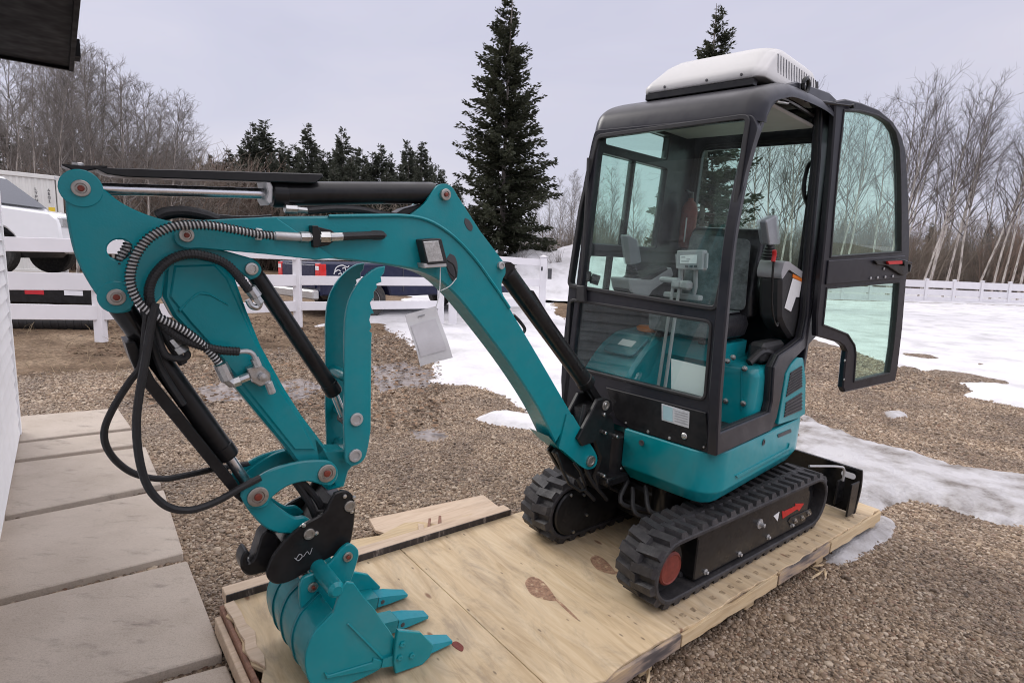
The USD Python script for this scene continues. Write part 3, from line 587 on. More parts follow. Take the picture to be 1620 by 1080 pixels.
# --- tracks
XFR, XRR, RT = -.21, -1.643, .1885
def stadium(x, r, n=14):
    return np.array(arc2((XFR, RT), r, 90, -90, n)+arc2((XRR, RT), r, 270, 90, n))
def track(y0, y1, label):
    rb = RT-.026; loop = stadium(0, rb); inner = stadium(0, rb-.026)
    fr = plane_y(y1)
    pieces = [prism(fr, loop, 0, y1-y0, holes=[inner], bev=.006)]
    per = 2*(XFR-XRR)+2*math.pi*rb; n = 46; w = y1-y0
    def at(s):
        s %= per; L = XFR-XRR; h = math.pi*rb
        if s < L: return np.array([XRR+s, RT+rb]), np.array([1., 0]), np.array([0, 1.])
        s -= L
        if s < h:
            a = math.pi/2-s/rb; return np.array([XFR+rb*math.cos(a), RT+rb*math.sin(a)]), np.array([math.sin(a), -math.cos(a)]), np.array([math.cos(a), math.sin(a)])
        s -= h
        if s < L: return np.array([XFR-s, RT-rb]), np.array([-1., 0]), np.array([0, -1.])
        s -= L; a = -math.pi/2-s/rb
        return np.array([XRR+rb*math.cos(a), RT+rb*math.sin(a)]), np.array([math.sin(a), -math.cos(a)]), np.array([math.cos(a), math.sin(a)])
    pitch = per/n
    def lug(s, ya, yb, skew):
        pts = []
        for yy, ds in ((ya, 0), (yb, skew)):
            for k, (hw, hh) in enumerate(((.030, -.004), (.019, .026))):
                for sg in (-1, 1):
                    p, t, nn = at(s+ds+sg*hw); q = p+nn*hh; pts.append((q[0], yy+(0 if k == 0 else (.008 if yy == min(ya, yb) else -.008)), q[1]))
        return trimesh.convex.convex_hull(np.array(pts))
    for k in range(n):
        s = k*pitch
        pieces.append(lug(s, y0+.004, y0+w*.60, .016)); pieces.append(lug(s+pitch/2, y1-.004, y1-w*.60, .016))
        p, t, nn = at(s+pitch*.25)                       # inner guide teeth
        q = p-nn*.04
        pieces.append(box((q[0], (y0+y1)/2, q[1]), (.03, .05, .03), R=np.stack([[t[0], 0, t[1]], [0, 1, 0], [nn[0], 0, nn[1]]], 1), bev=.006))
    return part('rubber_track', pieces, 'rubber', EX, smooth=30, label=label)
track(.245, .477, 'near rubber track'); track(-.477, -.245, 'rubber track on the far side')
for sg in (1, -1):
    yo = .452*sg; yi = .27*sg; yc = (yo+yi)/2
    P = plane_y(max(yo, yi)); wd = abs(yo-yi)
    tf = part('track_frame', [prism(P, rounded([(-.40, .062), (-.40, .318), (-1.52, .318), (-1.60, .27), (-1.60, .062)], .02), .0, wd, bev=.006),
        prism(P.shift(-.004), rounded([(-.385, .29), (-.385, .326), (-1.56, .326), (-1.56, .29)], .008), 0, .05, bev=.003)], 'black_paint', EX)
    for x in (-.50, -.82, -1.12, -1.40): part('bolt', lathe([(.016, -.01), (.016, .004), (.009, .005), (.009, .016), (.005, .018)], (x, yo if sg > 0 else yi, .085 if x > -.9 else .10), Y3, 10), 'galvanised', tf)
    part('idler_wheel', lathe([(.06, -.05), (.125, -.05), (.13, -.03), (.13, .03), (.125, .05), (.06, .05)], (XFR, yc, RT), Y3, 28), 'black_paint', EX)
    part('hub_cover', lathe([(.0, .05), (.084, .05), (.084, .075), (.074, .084), (.068, .08), (.0, .083)], (XFR, yc, RT), Y3*sg, 28), 'red_rust' , EX, label='dull red hub cover' )
    part('drive_sprocket', lathe([(.04, -.04), (.13, -.04), (.133, -.02), (.133, .02), (.13, .04), (.05, .06)], (XRR, yc, RT), Y3, 11), 'black_paint', EX, smooth=False)
    for x in (-.55, -.85, -1.15, -1.42): part('track_roller', lathe([(.02, -.07), (.048, -.07), (.052, -.03), (.036, -.02), (.036, .02), (.052, .03), (.048, .07)], (x, yc, .085), Y3, 18), 'black_paint', EX)
YO = plane_y(.4535)
part('arrow_sticker', prism(YO, YO.px([(1238, 820), (1237, 808), (1241, 808), (1258, 800), (1258, 796), (1272, 796), (1264, 808), (1261, 805), (1247, 814)]), -.001, .002, bev=.0004), 'red_paint', EX, label='red arrow sticker pointing backwards')
bpl = part('bolt_plate', prism(YO, YO.px([(1246, 824), (1250, 818), (1281, 804), (1284, 812), (1252, 832)]), -.004, .002, bev=.001), 'black_paint', EX)
for q in ((1257, 823), (1268, 818), (1278, 811)): part('bolt', lathe([(.017, -.002), (.017, .008), (.009, .009), (.009, .016), (0, .017)], plane_y(.455).p3(q)[0], Y3, 8), 'steel_pin', bpl)
part('triangle_sticker', prism(YO, YO.px([(1224, 816), (1233, 809), (1230, 824)]), -.001, .002, bev=.0004), 'sticker_white', EX, label='white triangle sticker')
part('grease_fitting', [lathe([(.03, -.01), (.03, .004), (.012, .006), (.012, .03), (.007, .032)], YO.p3((1202, 828))[0], Y3, 8)], 'galvanised', EX)
# far side frame's inner cover, seen under the boom
P = plane_y(-.236)
cov = part('drive_cover', prism(P, np.array(arc2((XFR-.01, RT), .135, 80, -100, 16)+[(-.9, .06), (-.95, .20), (-.6, .30)]), 0, .03, bev=.008), 'black_paint', EX)
for a in (75, 130, 200, 265): part('bolt', lathe([(.010, -.004), (.010, .008), (.006, .010)], (XFR-.01+.118*math.cos(math.radians(a)), -.236, RT+.118*math.sin(math.radians(a))), Y3, 6), 'zinc', cov)
# undercarriage and slewing ring
UC = part('undercarriage', [box((-.92, 0, .235), (.62, .56, .15), bev=.02), box((-.66, 0, .16), (.12, .5, .1), bev=.02), box((-1.2, 0, .16), (.12, .5, .1), bev=.02)], 'black_paint', EX)
part('slewing_ring', lathe([(.2, .30), (.31, .30), (.31, .34), (.29, .345), (.29, .385), (.32, .39), (.32, .42), (.2, .42)], (-.93, 0, 0), Z3, 40), 'black_paint', EX)
part('swing_motor', [cyl((-.62, .10, .22), (-.62, .10, .42), .09, 24, .01), cyl((-.62, .10, .19), (-.62, .10, .23), .06, 20, .006)], 'black_paint', EX)
for k, (a, b, c) in enumerate([(((-.45, -.02, .37)), (-.40, .08, .26), (-.70, .2, .24)), ((-.45, -.06, .40), (-.36, .0, .30), (-.72, .1, .20)), ((-.47, .05, .40), (-.42, .16, .30), (-.8, .18, .27))]):
    part('hydraulic_hose', hoses([a, b, c], .013, 8), 'hose_rubber', EX)
# --- dozer blade at the rear
bp_ = [(0, .0), (.012, .06), (.03, .12), (.035, .17), (.03, .23), (.012, .29), (.0, .31)]
prof = np.array([(-2.14-a, z+.012) for a, z in bp_]); back = prof+np.array([-.022, 0]); back = back[::-1]
PB = Frame((0, .535, 0), (1, 0, 0), (0, 0, 1))
bl = part('dozer_blade', prism(PB, np.vstack([prof, back]), 0, 1.06, bev=.003), 'black_paint', EX)
BF_ = Frame((-2.128, 0, 0), (0, 1, 0), (0, 0, 1))
for c_, s_ in (((-2.09, .525, .13), .23), ((-2.09, -.52, .13), .23), ((-2.09, .44, .155), .17)): part('end_rib', box(c_, (.12, .012, s_), bev=.003), 'black_paint', bl)
part('lifting_slot', prism(Frame((-2.141, .46, .265), (0, 1, 0), (0, 0, 1)), rrect(-.045, -.02, .045, .02, .018), 0, .004, bev=.001), 'snow_slot', bl, label='pale slot through the blade')
part('blade_arm', [beam((-1.5, .20, .17), (-2.14, .30, .16), .07, .09), beam((-1.5, -.20, .17), (-2.14, -.30, .16), .07, .09)], 'black_paint', EX)
part('blade_hose', hoses([(-1.75, .36, .37), (-2.0, .44, .345), (-2.05, .46, .32), (-2.06, .46, .24)], .008, 8), 'galvanised', EX)
# --- upper structure: U frame, turned a little against the tracks
PSI = .109666
UX, UY = np.array([math.cos(PSI), math.sin(PSI), 0]), np.array([-math.sin(PSI), math.cos(PSI), 0])
def U(x, y, z): return x*UX+y*UY+z*Z3
RU = np.stack([UX, UY, Z3], 1)
def ubox(c, s, bev=.004): return box(U(*c), s, RU, bev)
def ucyl(a, b, r, n=16, bev=.002, r2=None): return cyl(U(*a), U(*b), r, n, bev, r2)
def utube(pts, r, n=8, k=7): return tube(cr([U(*p) for p in pts], k), r, n)
CF = Frame(UX*-.43, UY, Z3)                                      # cab front, w towards the boom
def fx(x): return Frame(UX*x, UY, Z3)
def fy(y): return Frame(UY*y, -UX, Z3)                           # facing left (towards the camera)
# skirt: front, left side and tail in one wrapped band
plan = [(-.41, -.03), (-.412, .38)]+[(-.52+.11*math.sin(math.radians(a))*1.0, .395+.11*math.cos(math.radians(a))) for a in (80, 60, 40, 20, 0)]
plan = [(-.41, -.03), (-.412, .37), (-.425, .42), (-.452, .462), (-.50, .49), (-.56, .50), (-1.52, .50), (-1.585, .49), (-1.66, .44), (-1.72, .36), (-1.76, .22), (-1.775, .0), (-1.76, -.22), (-1.72, -.36), (-1.66, -.44), (-1.585, -.49), (-.56, -.50), (-.48, -.49), (-.42, -.44), (-.41, -.36), (-.72, -.34), (-.72, -.05)]
plan = np.array(plan); cen = np.array([-1.05, .02])
def ring(z, s):
    q = inset(plan[::-1] if area2(plan) < 0 else plan, s); return np.array([U(x, y, z) for x, y in q])
part('base_skirt', loft([ring(.418, .055), ring(.426, .04), ring(.485, .006), ring(.50, 0), ring(.70, 0), ring(.706, .006)]), 'teal_paint', EX, smooth=32)
SK = fy(.5012)
part('skirt_slot', prism(SK, rounded([tuple(q) for q in SK.px([(1230, 687), (1251, 678), (1252, 683), (1231, 692)])], .006), -.001, .002, bev=.0003), 'ink', EX)
part('skirt_crease', prism(SK, rounded([tuple(q) for q in SK.px([(1163, 752), (1246, 708), (1248, 700), (1250, 709), (1166, 755)])], .004), -.002, .006, bev=.002), 'teal_paint', EX)
for p in ((1208, 699),): part('plug_hole', lathe([(0, .0), (.018, .0), (.018, .003), (.011, .003), (.009, -.002), (0, -.002)], SK.p3(p)[0], UY, 14), 'ink', EX)
part('plug_hole', lathe([(0, .0), (.016, .0), (.016, .004), (.010, .004), (0, -.002)], Frame(UX*-.408, UY, Z3).p3((1015, 700))[0], UX, 14), 'ink', EX)
# louvred left panel behind the door opening
LP = fy(.497)
lp_out = LP.px([(1271, 566), (1262, 566), (1252, 577), (1244, 592), (1237, 637), (1231, 672), (1262, 662), (1274, 655), (1275, 600)])
lv = part('side_panel', prism(LP, rounded([tuple(q) for q in lp_out], .012), -.05, .0, bev=.004), 'teal_paint', EX)
for (a, b, c, d, n) in (((1250, 589), (1268, 578), (1243, 628), (1268, 612), 8), ((1243, 636), (1268, 620), (1240, 660), (1268, 648), 5)):
    a, b, c, d = LP.px([a, b, c, d])
    part('grille_recess', prism(LP.shift(.001), [a, b, d, c], -.001, .0012, bev=.0004), 'ink', lv)
    for k in range(n):
        t = (k+.5)/n; p, q = a*(1-t)+c*t, b*(1-t)+d*t; hh = .006
        part('louvre', prism(LP.shift(.003), [p+[0, -hh*.5], q+[0, -hh*.5], q+[0, hh*.5], p+[0, hh*.5]], -.002, .004, bev=.001), 'black_plastic', lv)
part('tail_cover', loft([ring_ for ring_ in [np.array([U(x, y, z) for x, y in inset(np.array([(-1.50, .47), (-1.585, .46), (-1.68, .40), (-1.73, .2), (-1.74, 0), (-1.73, -.2), (-1.68, -.40), (-1.585, -.46), (-1.50, -.47)])[::-1] if area2(np.array([(-1.50, .47), (-1.585, .46), (-1.68, .40), (-1.73, .2), (-1.74, 0), (-1.73, -.2), (-1.68, -.40), (-1.585, -.46), (-1.50, -.47)])) < 0 else np.array([(-1.50, .47), (-1.585, .46), (-1.68, .40), (-1.73, .2), (-1.74, 0), (-1.73, -.2), (-1.68, -.40), (-1.585, -.46), (-1.50, -.47)]), s)]) for z, s in ((.708, 0), (1.08, 0), (1.17, .02), (1.21, .06))]]), 'teal_paint', EX, smooth=32)
# --- cab: floor, frame, roof
part('cab_floor', ubox((-.95, 0, .722), (1.0, .96, .03)), 'black_plastic', EX)
front_outer = CF.px([(889, 640), (887, 600), (892, 530), (899, 460), (905, 400), (914, 340), (924, 285), (935, 228), (941, 206), (1060, 195), (1190, 181), (1199, 200), (1191, 228), (1179, 272), (1168, 330), (1159, 385), (1150, 470), (1142, 560), (1136, 640), (1133, 721), (990, 677)])
up_hole = CF.px([(947, 218), (1182, 187), (1150, 395), (1131, 486), (902, 450), (920, 330)])
lo_hole = CF.px([(903, 475), (1124, 510), (1114, 631), (897, 577)])
part('front_frame', prism(CF, rounded([tuple(q) for q in front_outer], .02, 3), -.045, 0, holes=[rounded([tuple(q) for q in up_hole], .025), rounded([tuple(q) for q in lo_hole], .03)], bev=.006), 'cab_paint', EX, smooth=25)
def gasket(fr, hole, w, th, mat='black_plastic', off=.0, parent=EX, name='window_seal', bev=.003):
    h = np.array(hole); h = h if area2(h) > 0 else h[::-1]
    return part(name, prism(fr, inset(h, -w), off-th*.5, off+th, holes=[h], bev=bev), mat, parent, smooth=25)
uph, loh = rounded([tuple(q) for q in up_hole], .025), rounded([tuple(q) for q in lo_hole], .03)
gasket(CF, inset(uph if area2(uph) > 0 else uph[::-1], .004), .022, .010); gasket(CF, inset(loh if area2(loh) > 0 else loh[::-1], .004), .016, .007)
def glazing(fr, hole, mat, w=-.02, th=.005, parent=EX, grow=.006, name='window_pane'):
    h = np.array(hole); h = h if area2(h) > 0 else h[::-1]
    return part(name, prism(fr, inset(h, -grow), w-th, w, bev=0), mat, parent, smooth=False)
glazing(CF, uph, 'windscreen_glass', name='windscreen'); glazing(CF, loh, 'windscreen_glass', name='lower_windscreen')
# lower front panel pieces
part('front_plate', prism(CF, CF.px([(960, 612), (1118, 652), (1122, 700), (1110, 712), (1000, 678), (975, 660)]), .001, .010, bev=.003), 'black_paint', EX)
dp = part('data_plate', prism(CF.shift(.011), CF.shift(.011).px([(1047, 638), (1091, 651), (1090, 677), (1047, 664)]), 0, .002, bev=.0005), 'plate_metal', EX)
CFd = CF.shift(.0135)
part('plate_print', prism(CFd, CFd.px([(1049, 641), (1064, 645), (1064, 667), (1049, 663)]), 0, .0004, bev=0), 'plate_blue', dp)
for k in range(5): part('plate_print', prism(CFd, CFd.px([(1067, 648.5+4*k), (1088, 654.5+4*k), (1088, 656+4*k), (1067, 650+4*k)]), 0, .0004, bev=0), 'grey_ink', dp)
for p, r in (((1084, 689), .017), ((1061, 692), .009), ((1027, 682), .009), ((992, 668), .007), ((1115, 706), .006)):
    part('bolt', lathe([(r, -.01), (r, .012), (r*.8, .015), (r*.45, .015), (r*.4, .019), (0, .02)], CF.p3(p)[0], UX, 18), 'zinc', EX)
# left side hoop around the door opening (leans in a little towards the roof)
lean = np.array([0, -.033, 1.0]); lean /= np.linalg.norm(lean)
CSv = RU@lean; CSo = U(-.43, .497, .706)
CS = Frame(CSo, -UX, CSv)
hoop_o = CS.px([(1133, 721), (1134, 684), (1137, 620), (1143, 550), (1150, 475), (1157, 405), (1163, 360), (1172, 310), (1182, 262), (1193, 226), (1205, 188), (1216, 160), (1230, 142), (1246, 133), (1260, 129), (1281, 136), (1312, 147), (1325, 160), (1326, 200), (1318, 260), (1310, 330), (1304, 400), (1297, 480), (1290, 533), (1277, 547), (1252, 572), (1241, 590), (1233, 635), (1228, 660), (1220, 680)])
hoop_i = CS.px([(1139, 684), (1142, 620), (1148, 550), (1155, 475), (1162, 405), (1168, 360), (1177, 310), (1187, 262), (1198, 226), (1210, 192), (1221, 170), (1233, 157), (1247, 150), (1262, 147), (1284, 154), (1300, 170), (1297, 250), (1290, 330), (1284, 400), (1277, 500), (1270, 535), (1255, 547), (1233, 562), (1224, 581), (1221, 635), (1217, 652)])
part('side_frame', prism(CS, hoop_o, -.05, .004, holes=[hoop_i], bev=.006), 'cab_paint', EX, smooth=25)
hi_ = clean(hoop_i); hi_ = hi_ if area2(hi_) > 0 else hi_[::-1]
part('door_seal', prism(CS, inset(hi_, -.003), -.03, -.012, holes=[inset(hi_, .004)], bev=.002), 'hose_rubber', EX, smooth=25)
# roof shell
rp = cr([(-.432, 2.285), (-.436, 2.33), (-.455, 2.39), (-.495, 2.43), (-.56, 2.462), (-.68, 2.50), (-.80, 2.525), (-1.1, 2.545), (-1.33, 2.545), (-1.44, 2.52), (-1.49, 2.46), (-1.50, 2.36)], 4)
tn = np.gradient(rp, axis=0); tn /= np.linalg.norm(tn, axis=1)[:, None]; nr = np.stack([tn[:, 1], -tn[:, 0]], 1)
nr = np.where((nr@np.array([0.3, 1.]))[:, None] < 0, -nr, nr)
def roof_sheet(off):
    ys, dr = [], []
    for y in np.r_[np.linspace(-.465, -.38, 9), np.linspace(-.3, .36, 8), np.linspace(.415, .497, 9)]:
        e = max(0, (-.385-y) if y < 0 else (y-.42)); r = .082
        ys.append(y); dr.append(r-math.sqrt(max(0, r*r-min(e, r)**2)))
    return np.array([[U(p[0]+n_[0]*(off-d), y, p[1]+n_[1]*(off-d)) for p, n_ in zip(rp, nr)] for y, d in zip(ys, dr)])
Ao, Ai = roof_sheet(0), roof_sheet(-.018); n_, m_ = Ao.shape[:2]
vv = np.vstack([Ao.reshape(-1, 3), Ai.reshape(-1, 3)]); ii = (np.arange(n_-1)[:, None]*m_+np.arange(m_-1)[None]).ravel()
f1 = np.concatenate([np.stack([ii, ii+m_, ii+m_+1], 1), np.stack([ii, ii+m_+1, ii+1], 1)]); ff = [f1, f1[:, ::-1]+n_*m_]
bd = [k*m_ for k in range(n_)]+[(n_-1)*m_+k for k in range(1, m_)]+[k*m_+m_-1 for k in range(n_-2, -1, -1)]+[k for k in range(m_-2, 0, -1)]
for a, b in zip(bd, bd[1:]+bd[:1]): ff.append([[a, a+n_*m_, b+n_*m_], [a, b+n_*m_, b]])
part('roof', fix(vv, np.vstack(ff)), 'cab_paint', EX, smooth=40)
part('headliner', [ubox((-.95, 0, 2.43), (.86, .80, .02), bev=.008)], 'ceiling', EX)
part('roof_rail', [utube([(-.56, .40, 2.43), (-.72, .405, 2.465), (-1.0, .41, 2.475), (-1.3, .41, 2.47)], .012)], 'black_paint', EX)
# right side wall with its sliding window
RSv = RU@(np.array([0, .045, 1.0])/np.linalg.norm([0, .045, 1.0])); RS = Frame(U(-.43, -.505, .706), UX, RSv)
def rz(z): return (z-.706)/RSv[2]
rs_o = [(0, 0), (0, rz(2.20)), (-.03, rz(2.31)), (-.10, rz(2.40)), (-.22, rz(2.46)), (-.5, rz(2.50)), (-.95, rz(2.50)), (-1.05, rz(2.44)), (-1.07, rz(2.3)), (-1.07, 0)]
h_top = rounded([(-.075, rz(2.255)), (-.075, rz(2.36)), (-.16, rz(2.40)), (-.73, rz(2.40)), (-.73, rz(2.26))], .02)
h_mid = rounded([(-.06, rz(1.70)), (-.06, rz(2.205)), (-.75, rz(2.205)), (-.75, rz(1.70))], .02)
h_low = rounded([(-.06, rz(1.38)), (-.06, rz(1.63)), (-.50, rz(1.63)), (-.50, rz(1.38))], .02)
part('right_side_frame', prism(RS, rs_o, -.04, 0, holes=[h_top, h_mid, h_low], bev=.005), 'cab_paint', EX, smooth=25)
for h in (h_top, h_mid, h_low): glazing(RS, h, 'side_glass'); gasket(RS, inset(h if area2(h) > 0 else h[::-1], .004), .014, .006)
part('window_divider', [prism(RS, [(-.375, rz(1.70)), (-.375, rz(2.205)), (-.40, rz(2.205)), (-.40, rz(1.70))], -.035, .008, bev=.003), prism(RS, [(-.27, rz(1.38)), (-.27, rz(1.63)), (-.29, rz(1.63)), (-.29, rz(1.38))], -.035, .008, bev=.003)], 'black_paint', EX)
# rear wall
RE = fx(-1.50)
re_o = [(-.49, .75), (.49, .75), (.49, 1.6), (.455, 2.38), (.40, 2.50), (-.40, 2.50), (-.445, 2.38), (-.49, 1.6)]
re_h = rounded([(-.36, 1.50), (.38, 1.50), (.37, 2.38), (-.34, 2.38)], .06)
part('rear_frame', prism(RE, re_o, -.04, 0, holes=[re_h], bev=.005), 'cab_paint', EX, smooth=25)
glazing(RE, re_h, 'side_glass'); gasket(RE, inset(re_h if area2(re_h) > 0 else re_h[::-1], .004), .02, .008)
# --- door, swung right back
DH = U(-1.50, .525, 0); du = np.array([-.99, .141, 0]); DR = Frame(DH, du/np.linalg.norm(du), Z3)
d_o = DR.px([(1319, 160), (1335, 157), (1360, 163), (1388, 174), (1410, 192), (1424, 215), (1431, 245), (1434, 300), (1436, 360), (1436, 400), (1431, 445), (1425, 520), (1418, 580), (1414, 602), (1375, 611), (1334, 620), (1331, 612), (1335, 570), (1337, 556), (1333, 547), (1325, 541), (1308, 536), (1290, 531), (1290, 500), (1297, 430), (1303, 370), (1311, 280), (1317, 200)])
d_up = DR.px([(1332, 176), (1358, 177), (1385, 184), (1402, 194), (1413, 210), (1419, 235), (1421, 280), (1422, 340), (1422, 398), (1311, 406), (1316, 340), (1324, 250)])
d_lo = DR.px([(1305, 456), (1419, 446), (1415, 500), (1410, 550), (1404, 589), (1348, 602), (1351, 560), (1349, 545), (1338, 528), (1318, 520), (1299, 513)])
door = part('door', prism(DR, d_o, -.03, .012, holes=[d_up, d_lo], bev=.008), 'cab_paint', EX, smooth=25)
for h in (d_up, d_lo):
    h = clean(h); h = h if area2(h) > 0 else h[::-1]
    glazing(DR, h, 'door_glass', w=-.006, parent=door)
    part('glass_seal', prism(DR, inset(h, -.008), -.012, .018, holes=[inset(h, .004)], bev=.003), 'hose_rubber', door, smooth=25)
part('door_panel', prism(DR.shift(.012), DR.shift(.012).px([(1309, 412), (1430, 404), (1428, 440), (1305, 450)]), 0, .010, bev=.004), 'cab_paint', door)
DL = DR.shift(.024)
lt = part('latch', [prism(DL, DL.px([(1380, 412), (1420, 409), (1432, 412), (1433, 432), (1425, 436), (1400, 420), (1385, 418)]), 0, .018, bev=.004), cyl(DL.p3((1424, 416))[0], DL.p3((1424, 416))[0]+DL.w*.035, .018, 12)], 'black_paint', door)
part('latch_handle', prism(DL.shift(.02), rounded([tuple(q) for q in DL.px([(1396, 413), (1419, 412), (1419, 417), (1398, 418)])], .004), 0, .014, bev=.004), 'red_paint', door, label='dark red latch handle')
for p in ((1377, 440), (1388, 439), (1400, 438), (1412, 437), (1398, 425)): part('bolt', lathe([(.009, 0), (.009, .004), (.005, .006), (0, .006)], DL.p3(p)[0], DR.w, 10), 'galvanised', door)
part('latch_striker', [beam(DR.p3((1428, 415))[0], DR.p3((1441, 416))[0], .018, .012), box(DR.p3((1437, 424))[0], (.02, .03, .05), bev=.004)], 'black_paint', door)
for p in ((1317, 205), (1308, 330), (1299, 440)): part('door_hinge', [cyl(CS.p3(p)[0]+Z3*-.05, CS.p3(p)[0]+Z3*.05, .014, 12), box(CS.p3(p)[0]+DR.w*.004+UX*.02, (.06, .012, .07), RU, .003)], 'black_paint', EX)
for p in ((1336, 570), (1335, 600)): part('bolt', lathe([(.008, 0), (.008, .003), (0, .005)], DR.shift(.012).p3(p)[0], DR.w, 10), 'zinc', door)
part('grab_handle', tube(cr(CS.shift(-.09).p3([(1291, 254), (1281, 258), (1275, 275), (1272, 295), (1274, 315), (1280, 327), (1288, 331)]), 6), .012, 10), 'black_plastic', EX)
# gas strut from the roof to the door
s0, s1 = CS.shift(.01).p3((1284, 160))[0], DR.shift(.03).p3((1349, 168))[0]
sm_ = s0*.45+s1*.55
part('gas_strut', [cyl(s0, sm_, .010, 12), cyl(sm_, s1, .005, 10), lathe([(.0, -.012), (.012, -.012), (.012, .012), (0, .012)], s1, DR.w, 12)], 'black_paint', EX)
part('strut_end', [cyl(CS.shift(-.02).p3((1228, 160))[0], CS.shift(-.02).p3((1246, 163))[0], .009, 10)], 'zinc', EX)
# --- roof air conditioner
def ac_ring(z, x0, x1, y0, y1, r): return np.array([U(a, b, z) for a, b in rrect(x1, y0, x0, y1, r, 6)])
ac = part('air_conditioner', loft([ac_ring(2.525, -.62, -1.42, -.255, .395, .05), ac_ring(2.532, -.612, -1.43, -.262, .402, .055), ac_ring(2.555, -.61, -1.435, -.265, .404, .06), ac_ring(2.580, -.625, -1.43, -.255, .398, .07),
    ac_ring(2.620, -.665, -1.425, -.24, .390, .08), ac_ring(2.670, -.72, -1.42, -.225, .382, .09), ac_ring(2.705, -.775, -1.41, -.205, .37, .10), ac_ring(2.728, -.84, -1.39, -.17, .345, .11), ac_ring(2.737, -.92, -1.36, -.12, .30, .10)]), 'white_plastic', EX, smooth=40)
part('mounting_rail', [ubox((-.64, .06, 2.505), (.05, .60, .035)), ubox((-1.36, .06, 2.53), (.05, .60, .03))], 'black_paint', EX)
for k in range(17):
    x = -.79-k*.036; z0, z1 = 2.578, 2.672
    part('vent_slot', trimesh.convex.convex_hull(np.array([U(x+e-(.012 if z > 2.6 else 0), yy+d, z) for e in (0, -.011) for z, yy in ((z0, .3945), (z1, .3785)) for d in (-.012, .004)])), 'ink', ac, smooth=False)
for y in (-.12, .12, .30): part('bolt', lathe([(.007, -.004), (.007, .006), (0, .007)], U(-.613, y, 2.542), UX, 8), 'ink', ac)
RT_ = U(-1.02, .455, 2.56)
part('lifting_eye', [tube([RT_+.036*(math.cos(a)*UX+math.sin(a)*Z3) for a in np.linspace(0, 2*math.pi, 24)], .011, 8), cyl(RT_-Z3*.06, RT_-Z3*.03, .018, 12), utube([(-1.06, .45, 2.50), (-1.14, .455, 2.515), (-1.24, .46, 2.53)], .010)], 'black_paint', EX)
# --- wiper
wb = CF.shift(.022)
part('wiper', [tube(cr(wb.p3([(916, 465), (921, 430), (926, 360), (930, 300)]), 6), .006, 6), prism(wb, wb.px([(914, 452), (925, 452), (926, 478), (913, 476)]), -.02, .012, bev=.004), tube(cr(wb.p3([(931, 250), (927, 330), (922, 420)]), 6), .009, 6)], 'black_plastic', EX)
part('washer_motor', [cyl(CF.shift(-.07).p3((935, 440))[0], CF.shift(-.10).p3((948, 444))[0], .03, 14), CF and box(CF.shift(-.06).p3((928, 437))[0], (.05, .05, .06), bev=.01)], 'black_plastic', EX)
# --- inside the cab
part('seat_box', [loft([np.array([U(a, b, z) for a, b in rrect(-1.46, -.40, x1, y1, .05)]) for z, x1, y1 in ((.737, -.93, .44), (1.02, -.93, .44), (1.06, -.94, .43), (1.075, -.97, .40))])], 'teal_paint', EX)
part('seat_box_step', [loft([np.array([U(a, b, z) for a, b in rrect(-1.30, -.30, x1, .22, .04)]) for z, x1 in ((1.07, -.90), (1.16, -.90), (1.175, -.92))])], 'teal_paint', EX)
SB = fx(-.929)
for p in ((1151, 571), (1178, 583), (1148, 634), (1176, 638), (1160, 565)): part('bolt', lathe([(.016, -.002), (.016, .004), (.010, .006), (.010, .012), (0, .014)], SB.p3(p)[0], UX, 12), 'zinc', EX)
part('cover_seam', prism(SB, SB.px([(1172, 580), (1174, 580), (1174, 650), (1172, 650)]), -.001, .003, bev=.0008), 'dark_teal_paint', EX)
# right-hand fender box with its sloping lid
hp = [(-.50, .737), (-.50, .86), (-.58, .98), (-.70, 1.09), (-.84, 1.16), (-1.25, 1.19), (-1.25, .737)]
HF = fy(-.14)
part('right_fender', prism(HF, rounded([(-x, z) for x, z in hp], .05, 4), -.33, 0, bev=.02), 'teal_paint', EX, smooth=40)
HT = Frame(U(-.72, -.28, 1.11), UY, (RU@np.array([-.62, 0, .36]))/np.linalg.norm([.62, .36]))
part('fender_lid', prism(HT, rrect(-.11, -.10, .11, .10, .03), -.004, .012, bev=.005), 'dark_teal_paint', EX)
part('fender_label', prism(HT.shift(.013), rrect(-.04, -.03, .06, .03, .004), 0, .001, bev=0), 'sticker_white', EX)
part('filler_cap', lathe([(.0, 0), (.07, 0), (.075, .02), (.06, .03), (0, .03)], U(-.95, -.28, 1.18), Z3, 20), 'sticker_orange', EX, label='orange-brown round cap')
for q in ((-.06, -.08), (.08, -.07), (-.09, .09)): part('bolt', lathe([(.009, 0), (.009, .004), (0, .006)], HT.at([q], .0)[0], HT.w, 10), 'zinc', EX)
